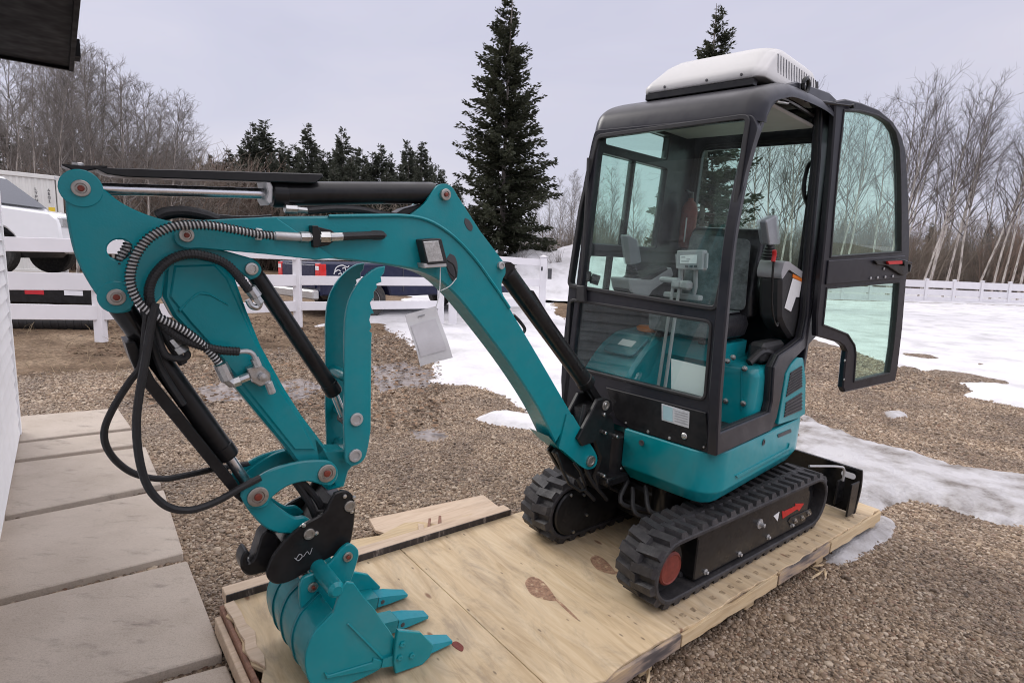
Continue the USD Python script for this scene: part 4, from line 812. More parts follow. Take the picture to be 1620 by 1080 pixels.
# seat
seat = part('seat', [loft([np.array([U(a, b, z) for a, b in rrect(-1.28+s, -.235+s, -.82-s, .235-s, .07)]) for z, s in ((1.20, .03), (1.215, .01), (1.28, 0), (1.325, .012), (1.345, .05))])], 'vinyl', EX, smooth=50)
bkp = np.array([(-1.22, 1.31), (-1.205, 1.45), (-1.23, 1.62), (-1.27, 1.80), (-1.30, 1.85), (-1.36, 1.85), (-1.375, 1.8), (-1.33, 1.5), (-1.33, 1.31)])
part('seat_back', prism(fy(.24), rounded([(-x, z) for x, z in bkp], .03, 4), -.48, 0, bev=.035), 'vinyl', seat, smooth=50)
part('seat_film', [prism(fx(-1.19), rounded([(-.21, 1.36), (.22, 1.36), (.20, 1.78), (-.19, 1.80)], .04), 0, .004, bev=.001), prism(Frame(U(-1.02, 0, 1.35), UX, UY), rounded([(-.18, -.2), (.19, -.2), (.19, .21), (-.18, .2)], .05), 0, .005, bev=.001), prism(fx(-.813), rounded([(-.19, 1.215), (.20, 1.215), (.21, 1.335), (-.2, 1.335)], .02), 0, .004, bev=.001)], 'film_wrap', seat, label='clear crinkled protective film over the seat')
part('seat_rail', [ubox((-1.05, -.14, 1.185), (.42, .04, .03)), ubox((-1.05, .14, 1.185), (.42, .04, .03))], 'black_paint', seat)
# consoles with joysticks
def console(y, sgn, body, cap, grip, gaiter, label):
    fr = fy(y)
    c = part('control_console', prism(fr, rounded([tuple(q) for q in body], .025, 4), -.13, 0, bev=.02), 'black_plastic', EX, smooth=40, label=label)
    part('console_top', prism(fr, rounded([tuple(q) for q in cap], .02, 4), -.135, .004, bev=.014), 'grey_plastic', c, smooth=40)
    g0, g1 = gaiter; a, b = fr.shift(-.065).at([g0])[0], fr.shift(-.065).at([g1])[0]; L = np.linalg.norm(b-a)
    pr_ = []
    for k in range(5): pr_ += [(.052-.006*k, L*k/5), (.040-.005*k, L*(k+.5)/5)]
    part('gaiter', lathe(pr_+[(.02, L)], a, b-a, 20), 'hose_rubber', c)
    part('joystick', prism(fr.shift(-.045), rounded([tuple(q) for q in grip], .015, 4), -.04, 0, bev=.012), 'dark_grey_plastic', c, smooth=45)
    gw_ = np.array(grip); gc = gw_.mean(0)
    part('joystick_film', prism(fr.shift(-.038), rounded([tuple(gc+(q-gc)*[1.22, 1.03]) for q in gw_], .02, 4), -.055, 0, bev=.018), 'clear_film', c, smooth=45)
    return c
f42 = fy(.42)
c1 = console(.42, 1, f42.px([(1236, 441), (1235, 505), (1242, 521), (1253, 538), (1262, 536), (1268, 524), (1272, 490), (1272, 436), (1247, 425)]),
    f42.px([(1235, 432), (1240, 414), (1246, 413), (1271, 431), (1274, 456), (1270, 442), (1247, 426), (1236, 443)]), f42.px([(1226, 350), (1242, 340), (1244, 386), (1230, 388)]), (f42.px((1236, 410))[0], f42.px((1237, 388))[0]), 'console nearer the open door')
part('warning_sticker', prism(f42.shift(.003), f42.shift(.003).px([(1254, 440), (1268, 446), (1264, 470), (1259, 470), (1251, 493), (1241, 487)]), 0, .0015, bev=.0003), 'sticker_white', c1)
part('warning_sticker', prism(f42.shift(.003), f42.shift(.003).px([(1254, 433), (1269, 441), (1268, 446), (1253.5, 439)]), 0, .002, bev=.0003), 'sticker_orange', c1, label='orange strip heading a white sticker')
f43 = fy(.455)
lv_ = part('lock_lever', tube(cr(f43.p3([(1224, 412), (1222, 440), (1221, 480), (1224, 505), (1229, 515), (1231, 510)]), 6), .006, 8), 'black_paint', EX)
part('lever_grip', tube(cr(f43.p3([(1225, 396), (1225, 404), (1223, 414)]), 5), [.011]*11, 10), 'red_paint', lv_, label='red lever grip')
part('console_mount', [ubox((-1.22, .36, 1.14), (.30, .10, .12), .02), utube([(-1.0, .36, 1.09), (-1.08, .39, 1.15), (-1.2, .40, 1.13)], .022)], 'black_plastic', EX)
part('belt_reel', [ucyl((-1.38, .44, 1.13), (-1.38, .40, 1.13), .035, 18)], 'black_plastic', EX)
fm3 = fy(-.26)
c2 = console(-.26, -1, fm3.px([(996, 446), (998, 466), (1012, 473), (1028, 468), (1030, 456), (1062, 436), (1056, 420), (1024, 436)]),
    fm3.px([(994, 440), (1030, 442), (1062, 422), (1066, 436), (1032, 460), (1026, 470), (1006, 470), (998, 462)]), fm3.px([(1004, 372), (1018, 380), (1022, 415), (1008, 420)]), (fm3.px((1014, 442))[0], fm3.px((1014, 418))[0]), 'console on the far side of the seat')
fmn = fx(-.65)
mo = part('display_box', prism(fmn, rounded([tuple(q) for q in fmn.px([(1070, 396), (1113, 395), (1112, 428), (1071, 426)])], .012), -.05, 0, bev=.006), 'grey_plastic', EX)
part('mounting_flange', [prism(fmn, fmn.px([(1066, 402), (1070, 401), (1071, 424), (1067, 424)]), -.03, -.015, bev=.002), prism(fmn, fmn.px([(1113, 401), (1117, 400), (1116, 424), (1112, 424)]), -.03, -.015, bev=.002)], 'grey_plastic', mo)
f1_ = fmn.shift(.0008)
scr = part('screen', prism(f1_, f1_.px([(1076, 404), (1103, 403), (1102, 417), (1076, 417)]), 0, .0015, bev=.0003), 'sticker_white', mo)
f2_ = fmn.shift(.003)
for k, (a, b) in enumerate(((1078, 1084), (1086, 1092), (1078, 1090))): part('screen_mark', prism(f2_, f2_.px([(a, 406+3.2*k), (b, 406+3.2*k), (b, 407.6+3.2*k), (a, 407.6+3.2*k)]), 0, .0006, bev=0), 'grey_ink', scr)
for k in range(3): part('display_button', prism(f1_, rounded([tuple(q) for q in f1_.px([(1084+7*k, 419.5), (1089+7*k, 419.5), (1089+7*k, 423), (1084+7*k, 423)])], .002), 0, .003, bev=.0008), 'ink', mo)
part('display_bracket', [tube([U(-.68, .05, 1.60), U(-.70, .05, 1.50), U(-.73, .03, 1.45)], .012, 8), tube([U(-.68, .14, 1.60), U(-.70, .14, 1.50), U(-.72, .12, 1.43)], .012, 8), ubox((-.72, .06, 1.44), (.05, .22, .03), .006)], 'grey_plastic', EX)
for a, b in (((1041, 612), (1065, 452)), ((1052, 612), (1075, 452))):
    q0, q1 = fx(-.62).p3([a])[0], fx(-.66).p3([b])[0]; part('travel_lever', tube(cr([q0, q0*.5+q1*.5, q1], 6), .009, 10), 'grey_plastic', EX)
part('lever_head', [ubox((-.67, .05, 1.505), (.06, .06, .05), .012), ubox((-.67, .10, 1.505), (.06, .06, .05), .012), ubox((-.67, .0, 1.525), (.05, .12, .03), .01)], 'grey_plastic', EX)
f_p = CF.shift(-.052)
part('paper_sheet', prism(f_p, f_p.px([(1062, 567), (1117, 580), (1115, 631), (1062, 618)]), -.001, .001, bev=0), 'paper', EX, label='white sheet stuck inside the lower windscreen')
part('headrest_panel', ubox((-1.455, .0, 1.42), (.03, .76, .12), .01), 'cab_paint', EX)
# --- red extinguisher hung on the rear pillar
FE = thing('fire_extinguisher', 'small red cylinder hanging inside the cab at its far rear pillar', 'fire extinguisher', mat4=M4)
q = U(-1.40, -.33, 1.87)
part('body', lathe([(.0, -.16), (.045, -.155), (.052, -.13), (.052, .10), (.035, .14), (.018, .155), (.018, .17), (0, .17)], q, Z3, 22), 'red_rust', FE)
part('valve', [cyl(q+Z3*.165, q+Z3*.21, .016, 12), beam(q+Z3*.20, q+Z3*.215+UX*.08, .014, .012)], 'black_plastic', FE)
part('label', beam(q+UX*.051+UY*.012-Z3*.12, q+UX*.051+UY*.012+Z3*.04, .010, .006, up=UX), 'sticker_white', FE)
# --- front of the machine: swing post and boom
YB = -.17                                                       # centre plane of the boom
PN, PF = -.105, -.235                                           # near and far faces of the boom box
def yp(y): return plane_y(y)
def plate(name, pxs, y0, th, mat='teal_paint', holes=(), bev=.003, parent=EX, twin=True, smooth=30, label=None, curve=False):
    """A plate seen flat-on: its near face at y0, th thick; twin: the same plate mirrored about the boom's centre plane."""
    fr = yp(y0); o = fr.px(pxs); hs = [fr.px(h) for h in holes]
    p = part(name, prism(fr, o, 0, th, holes=hs, bev=bev), mat, parent, smooth=smooth, label=label)
    if twin:
        fr2 = yp(2*YB-y0+th); part(name, prism(fr2, o, 0, th, holes=hs, bev=bev), mat, parent, smooth=smooth)
    return p
def S(*p, n=5): return [tuple(q) for q in cr(p, n)]
def hyd(name, p0, p1, y, r, rod=None, rod_r=None, mat='black_paint', bands=True):
    """Cylinder barrel from pixel p0 to p1 in the plane y; rod: pixel where the chrome rod ends."""
    f = yp(y); a, b = f.p3([p0, p1]); d = (b-a)/np.linalg.norm(b-a); L = np.linalg.norm(b-a)
    c = part(name, lathe([(r*.5, 0), (r*.9, .004), (r, .016), (r, L-.05), (r*1.10, L-.048), (r*1.12, L-.008), (r*1.0, L), (r*.4, L)], a, d, 28), mat, EX)
    if rod is not None:
        e = f.p3([rod])[0]; part('piston_rod', cyl(b-d*.02, e, rod_r or r*.5, 20), 'chrome', c)
        part('rod_end', [lathe([(.0, -.024), (r*.72, -.024), (r*.72, .024), (0, .024)], e, Y3, 20)], mat, c)
    part('barrel_end', [lathe([(.0, -.028), (r*.9, -.028), (r*.9, .028), (0, .028)], a-d*.01, Y3, 20)], mat, c)
    return c
# swing post
sp = part('swing_post', [cyl((-.40, -.15, .40), (-.40, -.15, .66), .07, 24, .01), prism(yp(-.11), yp(-.11).px([(930, 650), (950, 640), (972, 660), (980, 720), (968, 772), (945, 775), (940, 755), (950, 725), (940, 700), (922, 690)]), 0, .12, bev=.012), box((-.36, -.15, .42), (.18, .20, .05), bev=.01)], 'black_paint', EX, smooth=40)
part('post_lug', [prism(yp(-.075), yp(-.075).px([(946, 632), (958, 629), (968, 634), (970, 650), (960, 660), (940, 700), (922, 706), (914, 694), (930, 664), (940, 644)]), 0, .025, bev=.005), prism(yp(-.215), yp(-.075).px([(946, 632), (958, 629), (968, 634), (970, 650), (960, 660), (940, 700), (922, 706), (914, 694), (930, 664), (940, 644)]), 0, .025, bev=.005)], 'black_paint', EX)
part('boom_bracket', [prism(yp(-.14), yp(-.08).px([(888, 722), (905, 700), (930, 705), (950, 720), (950, 745), (925, 765), (905, 752)]), 0, .02, bev=.004), prism(yp(-.18), yp(-.08).px([(888, 722), (905, 700), (930, 705), (950, 720), (950, 745), (925, 765), (905, 752)]), 0, .02, bev=.004)], 'black_paint', EX)
lp_ = yp(-.05)
part('hose_guard', tube(lp_.p3([(880, 716), (889, 742), (900, 764), (918, 776), (926, 773), (925, 764), (917, 744), (908, 732)]), .008, 8), 'black_paint', EX)
for k, px_ in enumerate([[(925, 640), (918, 690), (930, 750), (960, 790)], [(935, 650), (940, 700), (955, 760), (985, 780)], [(900, 660), (898, 700), (915, 760), (940, 790)], [(960, 690), (985, 740), (1000, 770), (1030, 790)], [(905, 668), (925, 712), (965, 735), (990, 760)]]):
    part('hydraulic_hose', tube(cr(yp(-.12-.02*k).p3(px_), 7), .011, 8), 'hose_rubber', EX)
for p in ((957, 639), (955, 655), (957, 684), (955, 752), (981, 740), (975, 690)): part('bolt', lathe([(.010, -.03), (.010, .008), (.006, .012), (0, .012)], yp(-.075 if p[1] < 660 else -.09).p3(p)[0], Y3, 10), 'zinc', EX)
pin((958, 641), -.075, 8, red=False)
# boom: box section and the upper ear plates
leg_low = S((879, 702), (851, 645), (805, 574), (745, 495), (716, 462), (690, 440), (660, 428), (615, 420), (560, 413), (500, 407), (420, 399), (360, 394), n=5)
box_top = S((360, 349), (400, 346), (440, 343), (520, 342), (600, 341), (650, 342), (685, 352), (720, 376), (752, 410), (778, 446), (806, 487), (850, 560), (905, 655), n=6)
boom = plate('boom', leg_low+[(346, 392), (346, 350)]+box_top, PN, PN-PF, twin=False, bev=.007)
ear = S((640, 346), (655, 336), (672, 322), (684, 304), (694, 293), (706, 291), (716, 297), (724, 310), n=4)+[(760, 366), (795, 412)]+S((799, 420), (800, 432), (795, 443), (794, 458), (800, 476), (815, 503), n=4)+[(800, 480), (770, 436), (735, 394), (690, 356)]
plate('boom_ear', ear, PN-.016, .014, parent=boom)
rib = np.array(box_top)
part('weld_bead', tube(cr(yp(PN+.001).p3(box_top[18:62:3]), 2), .007, 6), 'teal_paint', boom)
plate('boom_tip', S((310, 349), (296, 352), (282, 358), (276, 372), (281, 386), (294, 393), (316, 393), n=5)+[(420, 402), (500, 411), (530, 408), (440, 346), (438, 343), (366, 346)], PN+.014, .013, parent=boom)
foot = plate('boom_foot', [(868, 690), (879, 703), (884, 708), (897, 655), (906, 656)]+S((906, 656), (925, 688), (940, 712), (945, 726), (941, 738), (930, 742), (918, 736), (895, 716), (884, 708), n=5), PN+.010, PN-PF+.02, parent=boom, twin=False, bev=.012)
pin((935, 729), -.088, 9, red=False)
pin((295, 372), -.086, 11); pin((705, 308), -.112, 9); pin((793, 420), -.112, 6, red=False, mat='galvanised')
slot = yp(PN+.0015)
part('oval_slot', prism(slot, slot.px(S((604, 365), (612, 372), (604, 379), (588, 379), (582, 372), (588, 365), (604, 365))), 0, .003, bev=.0005), 'ink', boom)
part('oval_slot', prism(yp(PN-.014), yp(PN-.014).px(S((736, 345), (742, 348), (748, 358), (746, 365), (740, 362), (735, 352), (736, 345))), 0, .004, bev=.0005), 'ink', boom)
part('oval_slot', prism(slot, slot.px(S((712, 401), (720, 406), (724, 420), (723, 438), (717, 444), (709, 432), (706, 412), (712, 401))), 0, .003, bev=.0005), 'ink', boom)
part('lamp_cable', [tube(cr(yp(-.088).p3([(708, 412), (718, 420), (722, 436), (716, 444)]), 6), .004, 6), tube(cr(yp(-.09).p3([(706, 420), (712, 432), (720, 440)]), 6), .003, 6)], 'hose_rubber', boom)
# boom work lamp
wl = yp(-.055); tl = np.array([0.25, 1., .05]); tl /= np.linalg.norm(tl)
lamp = part('work_lamp', prism(wl, rounded([tuple(q) for q in wl.px([(667, 379), (698, 377), (708, 416), (676, 419)])], .008), -.004, .05, bev=.006), 'black_plastic', EX)
part('lamp_lens', prism(wl.shift(-.006), wl.shift(-.006).px([(670, 382), (694, 381), (702, 413), (678, 415)]), 0, .006, bev=.002), 'lamp_glass', lamp)
part('lamp_bracket', prism(wl, wl.px([(670, 417), (706, 414), (707, 422), (672, 424)]), .0, .06, bev=.002), 'galvanised', lamp)
# boom cylinder with its guard
bc = hyd('boom_cylinder', (800, 430), (929, 608), YB, .044, rod=(949, 640), rod_r=.024)
part('cylinder_guard', [prism(yp(YB+.03), yp(YB+.03).px([(828, 456), (845, 460), (862, 488), (952, 628), (945, 636), (855, 500)]), 0, .07, bev=.003)], 'black_paint', EX)
part('hose_clip', tube(cr(yp(YB).p3([(812, 498), (822, 508), (830, 520), (826, 526), (815, 516)]), 5), .008, 7), 'black_plastic', EX)
# stick cylinder along the top
sc = hyd('stick_cylinder', (688, 305), (428, 307), YB, .041, rod=(128, 298), rod_r=.0175)
gd = yp(YB+.055)
part('cylinder_guard', [prism(gd, gd.px([(148, 265), (510, 275), (512, 280), (500, 290), (432, 288), (200, 280), (170, 276)]), 0, .11, bev=.003)], 'black_paint', EX)
part('guard_mount', [prism(yp(YB+.05), yp(YB+.05).px([(98, 259), (130, 262), (170, 262), (170, 266), (140, 270), (134, 284), (115, 284), (112, 268), (98, 262)]), 0, .10, bev=.003)], 'black_paint', EX)
part('bolt', cyl(yp(YB).p3((123, 263))[0], yp(YB).p3((123, 257))[0], .014, 10), 'zinc', EX)
part('rod_clamp', [prism(yp(YB+.05), yp(YB+.05).px([(419, 286), (428, 287), (432, 296), (431, 320), (425, 325), (420, 316), (424, 305)]), 0, .1, bev=.004)], 'galvanised', EX)
part('pipe_fitting', [cyl(*yp(YB+.03).p3([(450, 330), (470, 331)]), .016, 8), cyl(*yp(YB+.03).p3([(468, 331), (488, 333)]), .011, 8)], 'zinc', EX)
part('hydraulic_hose', tube(cr(yp(YB+.03).p3([(486, 333), (530, 330), (570, 332), (608, 340), (640, 344)]), 7), .014, 9), 'hose_rubber', EX)
part('cylinder_base', prism(yp(YB+.03), yp(YB+.03).px([(680, 300), (700, 296), (700, 318), (660, 340), (618, 342), (640, 330), (672, 322)]), 0, .06, bev=.004), 'black_paint', EX)
# stick (dipper): the big curved end plate and the box below it
ban = S((104, 303), (105, 288), (114, 278), (128, 275), (142, 280), (152, 290), n=5)+S((167, 301), (191, 320), (228, 338), (273, 351), (310, 356), n=5)+[(345, 360), (345, 394), (361, 398), (400, 409)]+S((400, 409), (410, 417), (414, 428), (408, 438), (396, 443), n=4)+[(372, 424), (330, 410), (280, 412), (262, 430), (256, 470)]+S((243, 484), (212, 482), (206, 492), (188, 495), (172, 488), n=4)+S((172, 488), (147, 458), (121, 407), (108, 351), (104, 303), n=6)[1:-1]
hole = [tuple(q) for q in np.array([(189+20*math.cos(a), 395+16.5*math.sin(a)) for a in np.linspace(0, 2*math.pi, 22)[:-1]])]
st = plate('stick', ban, -.118, .014, holes=[hole], bev=.004)
stbox = [(262, 412), (300, 402), (352, 415), (372, 440), (391, 492), (413, 547), (450, 614), (478, 658), (513, 704), (529, 736), (536, 770), (520, 776), (490, 752), (466, 728), (455, 712), (381, 623), (330, 560), (275, 502), (258, 470)]
plate('stick_box', stbox, -.128, .084, bev=.01, parent=st, twin=False)
plate('stick_web', [(268, 470), (276, 420), (340, 418), (360, 440), (400, 530), (440, 610), (475, 662), (500, 712), (466, 712), (392, 620), (345, 560), (300, 510)], -.122, .02, bev=.006, parent=st, twin=False)
plate('stick_stiffener', S((282, 490), (300, 472), (315, 462), (332, 464), (360, 480), n=4)+[(362, 484), (332, 468), (316, 466), (301, 476), (285, 494)], -.119, .02, bev=.003, parent=st, twin=False)
part('stick_back_plate', prism(yp(-.212), yp(-.128).px(stbox), 0, .012, bev=.003), 'teal_paint', st)
pin((128, 298), -.116, 13); pin((184, 470), -.116, 13)
for q, r in (((184, 470), .046), ((128, 298), .050)): part('pin_boss', lathe([(.0, -.01), (r, -.01), (r+.001, .0015), (r-.001, .003), (0, .003)], yp(-.118).p3(q)[0], Y3, 24), 'teal_paint', st)
pin((398, 425), -.116, 10, red=False, mat='zinc')
# lower end of the stick and its rear bracket for the thumb
plate('thumb_bracket', [(497, 690), (516, 712), (545, 712), (556, 700), (566, 730), (552, 745), (545, 770), (520, 776), (505, 740)], -.128, .084, twin=False, bev=.006)
# bucket cylinder with its flat guard
hyd('bucket_cylinder', (186, 478), (362, 722), YB, .034, rod=(393, 768), rod_r=.0185)
part('cylinder_guard', [prism(yp(YB+.065), yp(YB+.065).px([(198, 543), (214, 541), (246, 602), (372, 758), (386, 782), (384, 796), (372, 787), (222, 604), (206, 568)]), 0, .13, bev=.003)], 'black_paint', EX)
# thumb and thumb cylinder
th_out = S((610, 421), (596, 424), (580, 435), (565, 452), (553, 474), (547, 500), (545, 530), n=5)+[(545, 640), (544, 660)]+[(545, 690), (546, 724)]+S((548, 732), (556, 737), (568, 734), (578, 724), (583, 706), n=4)+[(587, 680), (588, 540), (589, 527), (585, 524), (588, 518), (585, 506), (587, 497), (592, 496), (588, 487), (586, 479), (592, 470), (592, 462), (597, 455), (596, 449), (604, 446), (603, 438), (608, 432)]
tb = plate('thumb', th_out, -.075, .016, bev=.003, twin=False, label='nearer toothed thumb plate')
f_far = yp(-.255)
part('thumb', prism(f_far, yp(-.075).px(th_out), 0, .016, bev=.003), 'teal_paint', EX, label='farther toothed thumb plate')
part('thumb_spacer', [cyl(yp(-.085).p3(p)[0], yp(-.085).p3(p)[0]-Y3*.175, .022, 16) for p in ((562, 663), (562, 720), (556, 600))], 'teal_paint', tb)
for p in ((564, 663), (562, 720)): pin(p, -.073, 10.5, red=False, mat='galvanised')
hyd('thumb_cylinder', (402, 432), (530, 622), YB, .029, rod=(545, 662), rod_r=.015)
part('pipe_fitting', [cyl(*yp(-.10).p3([(395, 455), (406, 470)]), .020, 10), cyl(*yp(-.10).p3([(404, 468), (412, 480)]), .014, 6), tube(cr(yp(-.10).p3([(412, 478), (408, 486), (398, 484), (392, 474)]), 6), .010, 8)], 'zinc', EX)
# tipping links
lk = plate('tipping_link', S((381, 786), (386, 772), (404, 758), (432, 742), (471, 731), (505, 728), (525, 731), (535, 744), (533, 758), (524, 768), (512, 768), n=5)+S((512, 768), (490, 762), (470, 764), (450, 772), (430, 788), (424, 800), (408, 805), (390, 800), (381, 786), n=5)[1:-1], -.088, .018, bev=.005)
plate('bucket_link', S((384, 792), (394, 808), (416, 832), (440, 843), (466, 846), (490, 862), (506, 852), (500, 832), (484, 818), (466, 818), (446, 806), (432, 794), (424, 780), (406, 768), (388, 774), (384, 792), n=5)[:-1], -.108, .022, bev=.006)
pin((408, 785), -.086, 16); pin((517, 748), -.086, 14.5)
plate('link_plate', S((374, 762), (400, 738), (440, 716), (475, 712), (480, 730), (440, 745), (410, 765), (385, 785), n=4), -.22, .018, twin=False)
# quick coupler
co = S((541, 776), (550, 777), (558, 783), (562, 796), (562, 815), (558, 846), (549, 868), (513, 887), (471, 914), (444, 924), (428, 920), (422, 907), (428, 887), (442, 866), (456, 850), (482, 829), (513, 811), (522, 795), (530, 780), n=4)
cp = plate('quick_coupler', co, -.066, .018, 'black_paint', bev=.005)
part('coupler_body', [prism(yp(-.085), yp(-.085).px([(530, 790), (552, 790), (552, 850), (500, 884), (450, 912), (436, 900), (452, 866), (500, 830)]), 0, .17, bev=.01)], 'black_paint', EX)
part('coupler_hook', [prism(yp(-.13), yp(-.13).px(S((424, 838), (414, 848), (408, 868), (402, 884), (394, 890), (392, 884), (396, 876), (388, 872), (381, 886), (383, 902), (394, 911), (410, 908), (426, 902), (440, 880), (438, 850), (424, 838), n=4)[:-1]), 0, .07, bev=.006)], 'black_paint', EX)
pin((489, 844), -.064, 9, red=False); pin((553, 800), -.064, 9, red=False)
part('coupler_bolt', [lathe([(.008, 0), (.008, .006), (0, .008)], yp(-.065).p3(p)[0], Y3, 8) for p in ((480, 830), (500, 842), (545, 784), (556, 808), (560, 786))], 'zinc', EX)
mk_ = yp(-.0645)
part('chalk_mark', [tube(cr(mk_.p3(S((468, 884), (474, 876), (478, 880), (472, 886), (466, 882))), 3), .0017, 5), tube(cr(mk_.p3([(480, 880), (486, 872), (490, 876), (494, 866)]), 5), .0014, 5)], 'grey_ink', EX)
for px_ in ([(466, 760), (480, 780), (492, 800), (500, 820)], [(472, 758), (490, 775), (505, 795), (512, 815)]): part('hydraulic_hose', tube(cr(yp(-.14).p3(px_), 7), .013, 8), 'hose_rubber', EX)
# bucket
BN, BFAR = .115, -.34
fb = yp(BN); zr = lambda p: fb.px(p)
shell = S((624, 1032), (604, 1056), (575, 1072), (545, 1084), (515, 1090), (492, 1082), (484, 1060), (483, 1040), (488, 1020), (498, 1000), (512, 985), (528, 968), n=5)
sh = fb.px(shell); sh[:, 1] = np.maximum(sh[:, 1], .012)
cxy = sh.mean(0)
side = list(map(tuple, sh))+[tuple(q) for q in fb.px([(540, 930), (548, 920), (560, 922), (576, 944), (592, 962), (604, 980), (616, 996), (626, 1012)])]
inner = []
e = np.gradient(sh, axis=0); e /= np.linalg.norm(e, axis=1)[:, None]; nn_ = np.stack([-e[:, 1], e[:, 0]], 1); nn_ *= np.sign(((cxy-sh)*nn_).sum(1))[:, None]
bk = part('bucket', [prism(fb, np.vstack([sh, (sh+nn_*.014)[::-1]]), .012, BN-BFAR-.012, bev=.002), prism(fb, side, 0, .014, bev=.003), prism(fb, side, BN-BFAR-.014, BN-BFAR, bev=.003)], 'teal_paint', EX, smooth=35)
part('bucket_lip', prism(fb, np.vstack([[sh[0]+[.0, -.012]], [sh[3]+[0, -.010]], [sh[3]+[0, .016]], [sh[0]+[-.012, .016]]]), .0, BN-BFAR, bev=.003), 'teal_paint', bk)
for w in (.13, .26, .36): part('wear_strip', prism(fb, np.vstack([sh[18:]-nn_[18:]*.005, (sh[18:]+nn_[18:]*.002)[::-1]]), w, w+.016, bev=.001), 'dark_teal_paint', bk)
part('side_rib', [prism(fb.shift(-.006), fb.px([(512, 1062), (520, 1066), (588, 1046), (590, 1039), (606, 1044), (600, 1056), (516, 1072)]), 0, .008, bev=.003), prism(fb.shift(-.005), fb.px([(548, 986), (552, 984), (608, 1040), (603, 1042)]), 0, .007, bev=.003)], 'teal_paint', bk)
tube_c = fb.px((533, 934))[0]
part('mouth_tube', cyl(fb.at([tube_c], -.004)[0], fb.at([tube_c], BN-BFAR+.004)[0], .030, 24, .012), 'teal_paint', bk)
for y0 in (-.030, -.285):
    fe = yp(y0)
    ear_ = yp(-.030).px(S((540, 868), (552, 860), (564, 866), (568, 878), (561, 904), n=4)+[(556, 918), (548, 938), (520, 975), (498, 996), (480, 985), (474, 950)]+S((474, 926), (480, 914), (500, 905), (522, 890), (540, 868), n=4)[:-1])
    part('bucket_ear', prism(fe, ear_, 0, .018, bev=.004), 'teal_paint', bk)
pin((550, 880), -.028, 8); pin((495, 928), -.028, 8)
part('bucket_pin', [cyl(yp(-.04).p3(p)[0], yp(-.04).p3(p)[0]-Y3*.25, .02, 14) for p in ((550, 880), (495, 928))], 'steel_pin', bk)
# teeth and side cutter
ft_ = yp(.098); tr0, tip0 = ft_.p3([(622, 1036), (713, 1013)]); tr0[2] = max(tr0[2], .04); tip0[2] = max(tip0[2], .016); tlen = np.linalg.norm(tip0-tr0)
tdir = (tip0-tr0)/tlen; tup = np.cross(tdir, Y3); tup *= np.sign(tup[2])
for y in (.086, -.11, -.30):
    o = tr0.copy(); o[1] = y; T1 = tlen*.42
    hull = lambda rows: trimesh.convex.convex_hull(np.array([o+tdir*a+Y3*b*s_+tup*c for a, b, cs in rows for s_ in (-1, 1) for c in cs]))
    t = part('bucket_tooth', hull([(T1, .036, (-.022, .024)), (T1+.05, .034, (-.018, .022)), (tlen, .024, (-.005, .007))]), 'teal_tooth', bk, smooth=False)
    part('tooth_adapter', hull([(-.06, .040, (-.018, .016)), (.02, .040, (-.028, .026)), (T1-.006, .040, (-.026, .029))]), 'teal_paint', t, smooth=False)
    part('tooth_gap', hull([(T1-.006, .033, (-.02, .022)), (T1, .033, (-.02, .022))]), 'ink', t, smooth=False)
    part('tooth_pin', cyl(o+tdir*(T1+.022)+Y3*.030, o+tdir*(T1+.022)+Y3*.038, .010, 10), 'ink', t)
for y, sg in ((BN+.002, 1), (BFAR-.022, -1)):
    fc = yp(y+.02)
    q = fb.px([(624, 1000), (626, 992), (662, 996), (682, 1016), (676, 1034), (664, 1046), (622, 1060), (619, 1042), (622, 1012)])
    sc_ = part('side_cutter', prism(fc, q, 0, .02, bev=.003), 'teal_paint', bk)
    for p in ((632, 1013), (628, 1034), (647, 1031)):
        c = fb.px(p)[0]; part('bolt', lathe([(.013, -.002), (.013, .004), (.007, .006), (0, .003)], fc.at([c], -.001 if sg > 0 else .021)[0], Y3*sg, 6), 'teal_paint', sc_)
# --- hoses on the stick
hy = yp(-.075)
def hose(px_, r, y=-.075, mat='hose_rubber', y1=None, name='hydraulic_hose', n=9):
    P_ = np.array(px_, float); ys = np.linspace(y, y if y1 is None else y1, len(P_)); q = np.array([yp(b).p3(a)[0] for a, b in zip(P_, ys)])
    return part(name, tube(cr(q, 8), r, n), mat, EX), q
gpx = [(434, 373), (406, 370), (370, 363), (335, 357), (308, 356), (275, 358), (241, 373), (220, 395), (209, 420), (206, 447), (216, 473), (232, 490), (258, 506), (287, 520), (317, 542), (336, 560), (347, 574)]
h1, q1 = hose(gpx, .0105, -.06, 'grey_hose')
part('spiral_guard', spring(q1, .0122, .0030, .0106), 'black_plastic', h1)
h2, q2 = hose([(394, 460), (386, 449), (362, 421), (336, 408), (302, 402), (271, 410), (247, 432), (236, 458), (239, 482), (254, 508), (284, 533), (318, 547), (348, 554), (378, 556)], .0135, -.085, y1=-.06)
part('braided_sleeve', spring(q2, .0135, .0018, .009), 'hose_rubber', h2)
h3, q3 = hose([(204, 383), (200, 394), (194, 402), (186, 416)], .010, -.13, 'grey_hose'); part('spiral_guard', spring(q3, .0120, .0030, .0106), 'black_plastic', h3)
hose([(238, 470), (232, 505), (228, 545), (222, 580), (204, 605), (181, 642), (166, 677), (168, 705), (186, 731), (216, 750), (257, 757), (296, 751), (342, 741), (389, 734), (425, 734), (455, 742)], .0105, -.06, y1=-.27)
hose([(246, 480), (238, 520), (230, 570), (221, 622), (216, 668), (219, 716), (229, 758), (245, 785), (270, 803), (303, 806), (342, 793), (381, 771), (412, 755)], .0120, -.05, y1=-.08)
hose([(236, 480), (250, 530), (262, 560), (285, 568), (297, 562), (290, 550)], .010, -.09)
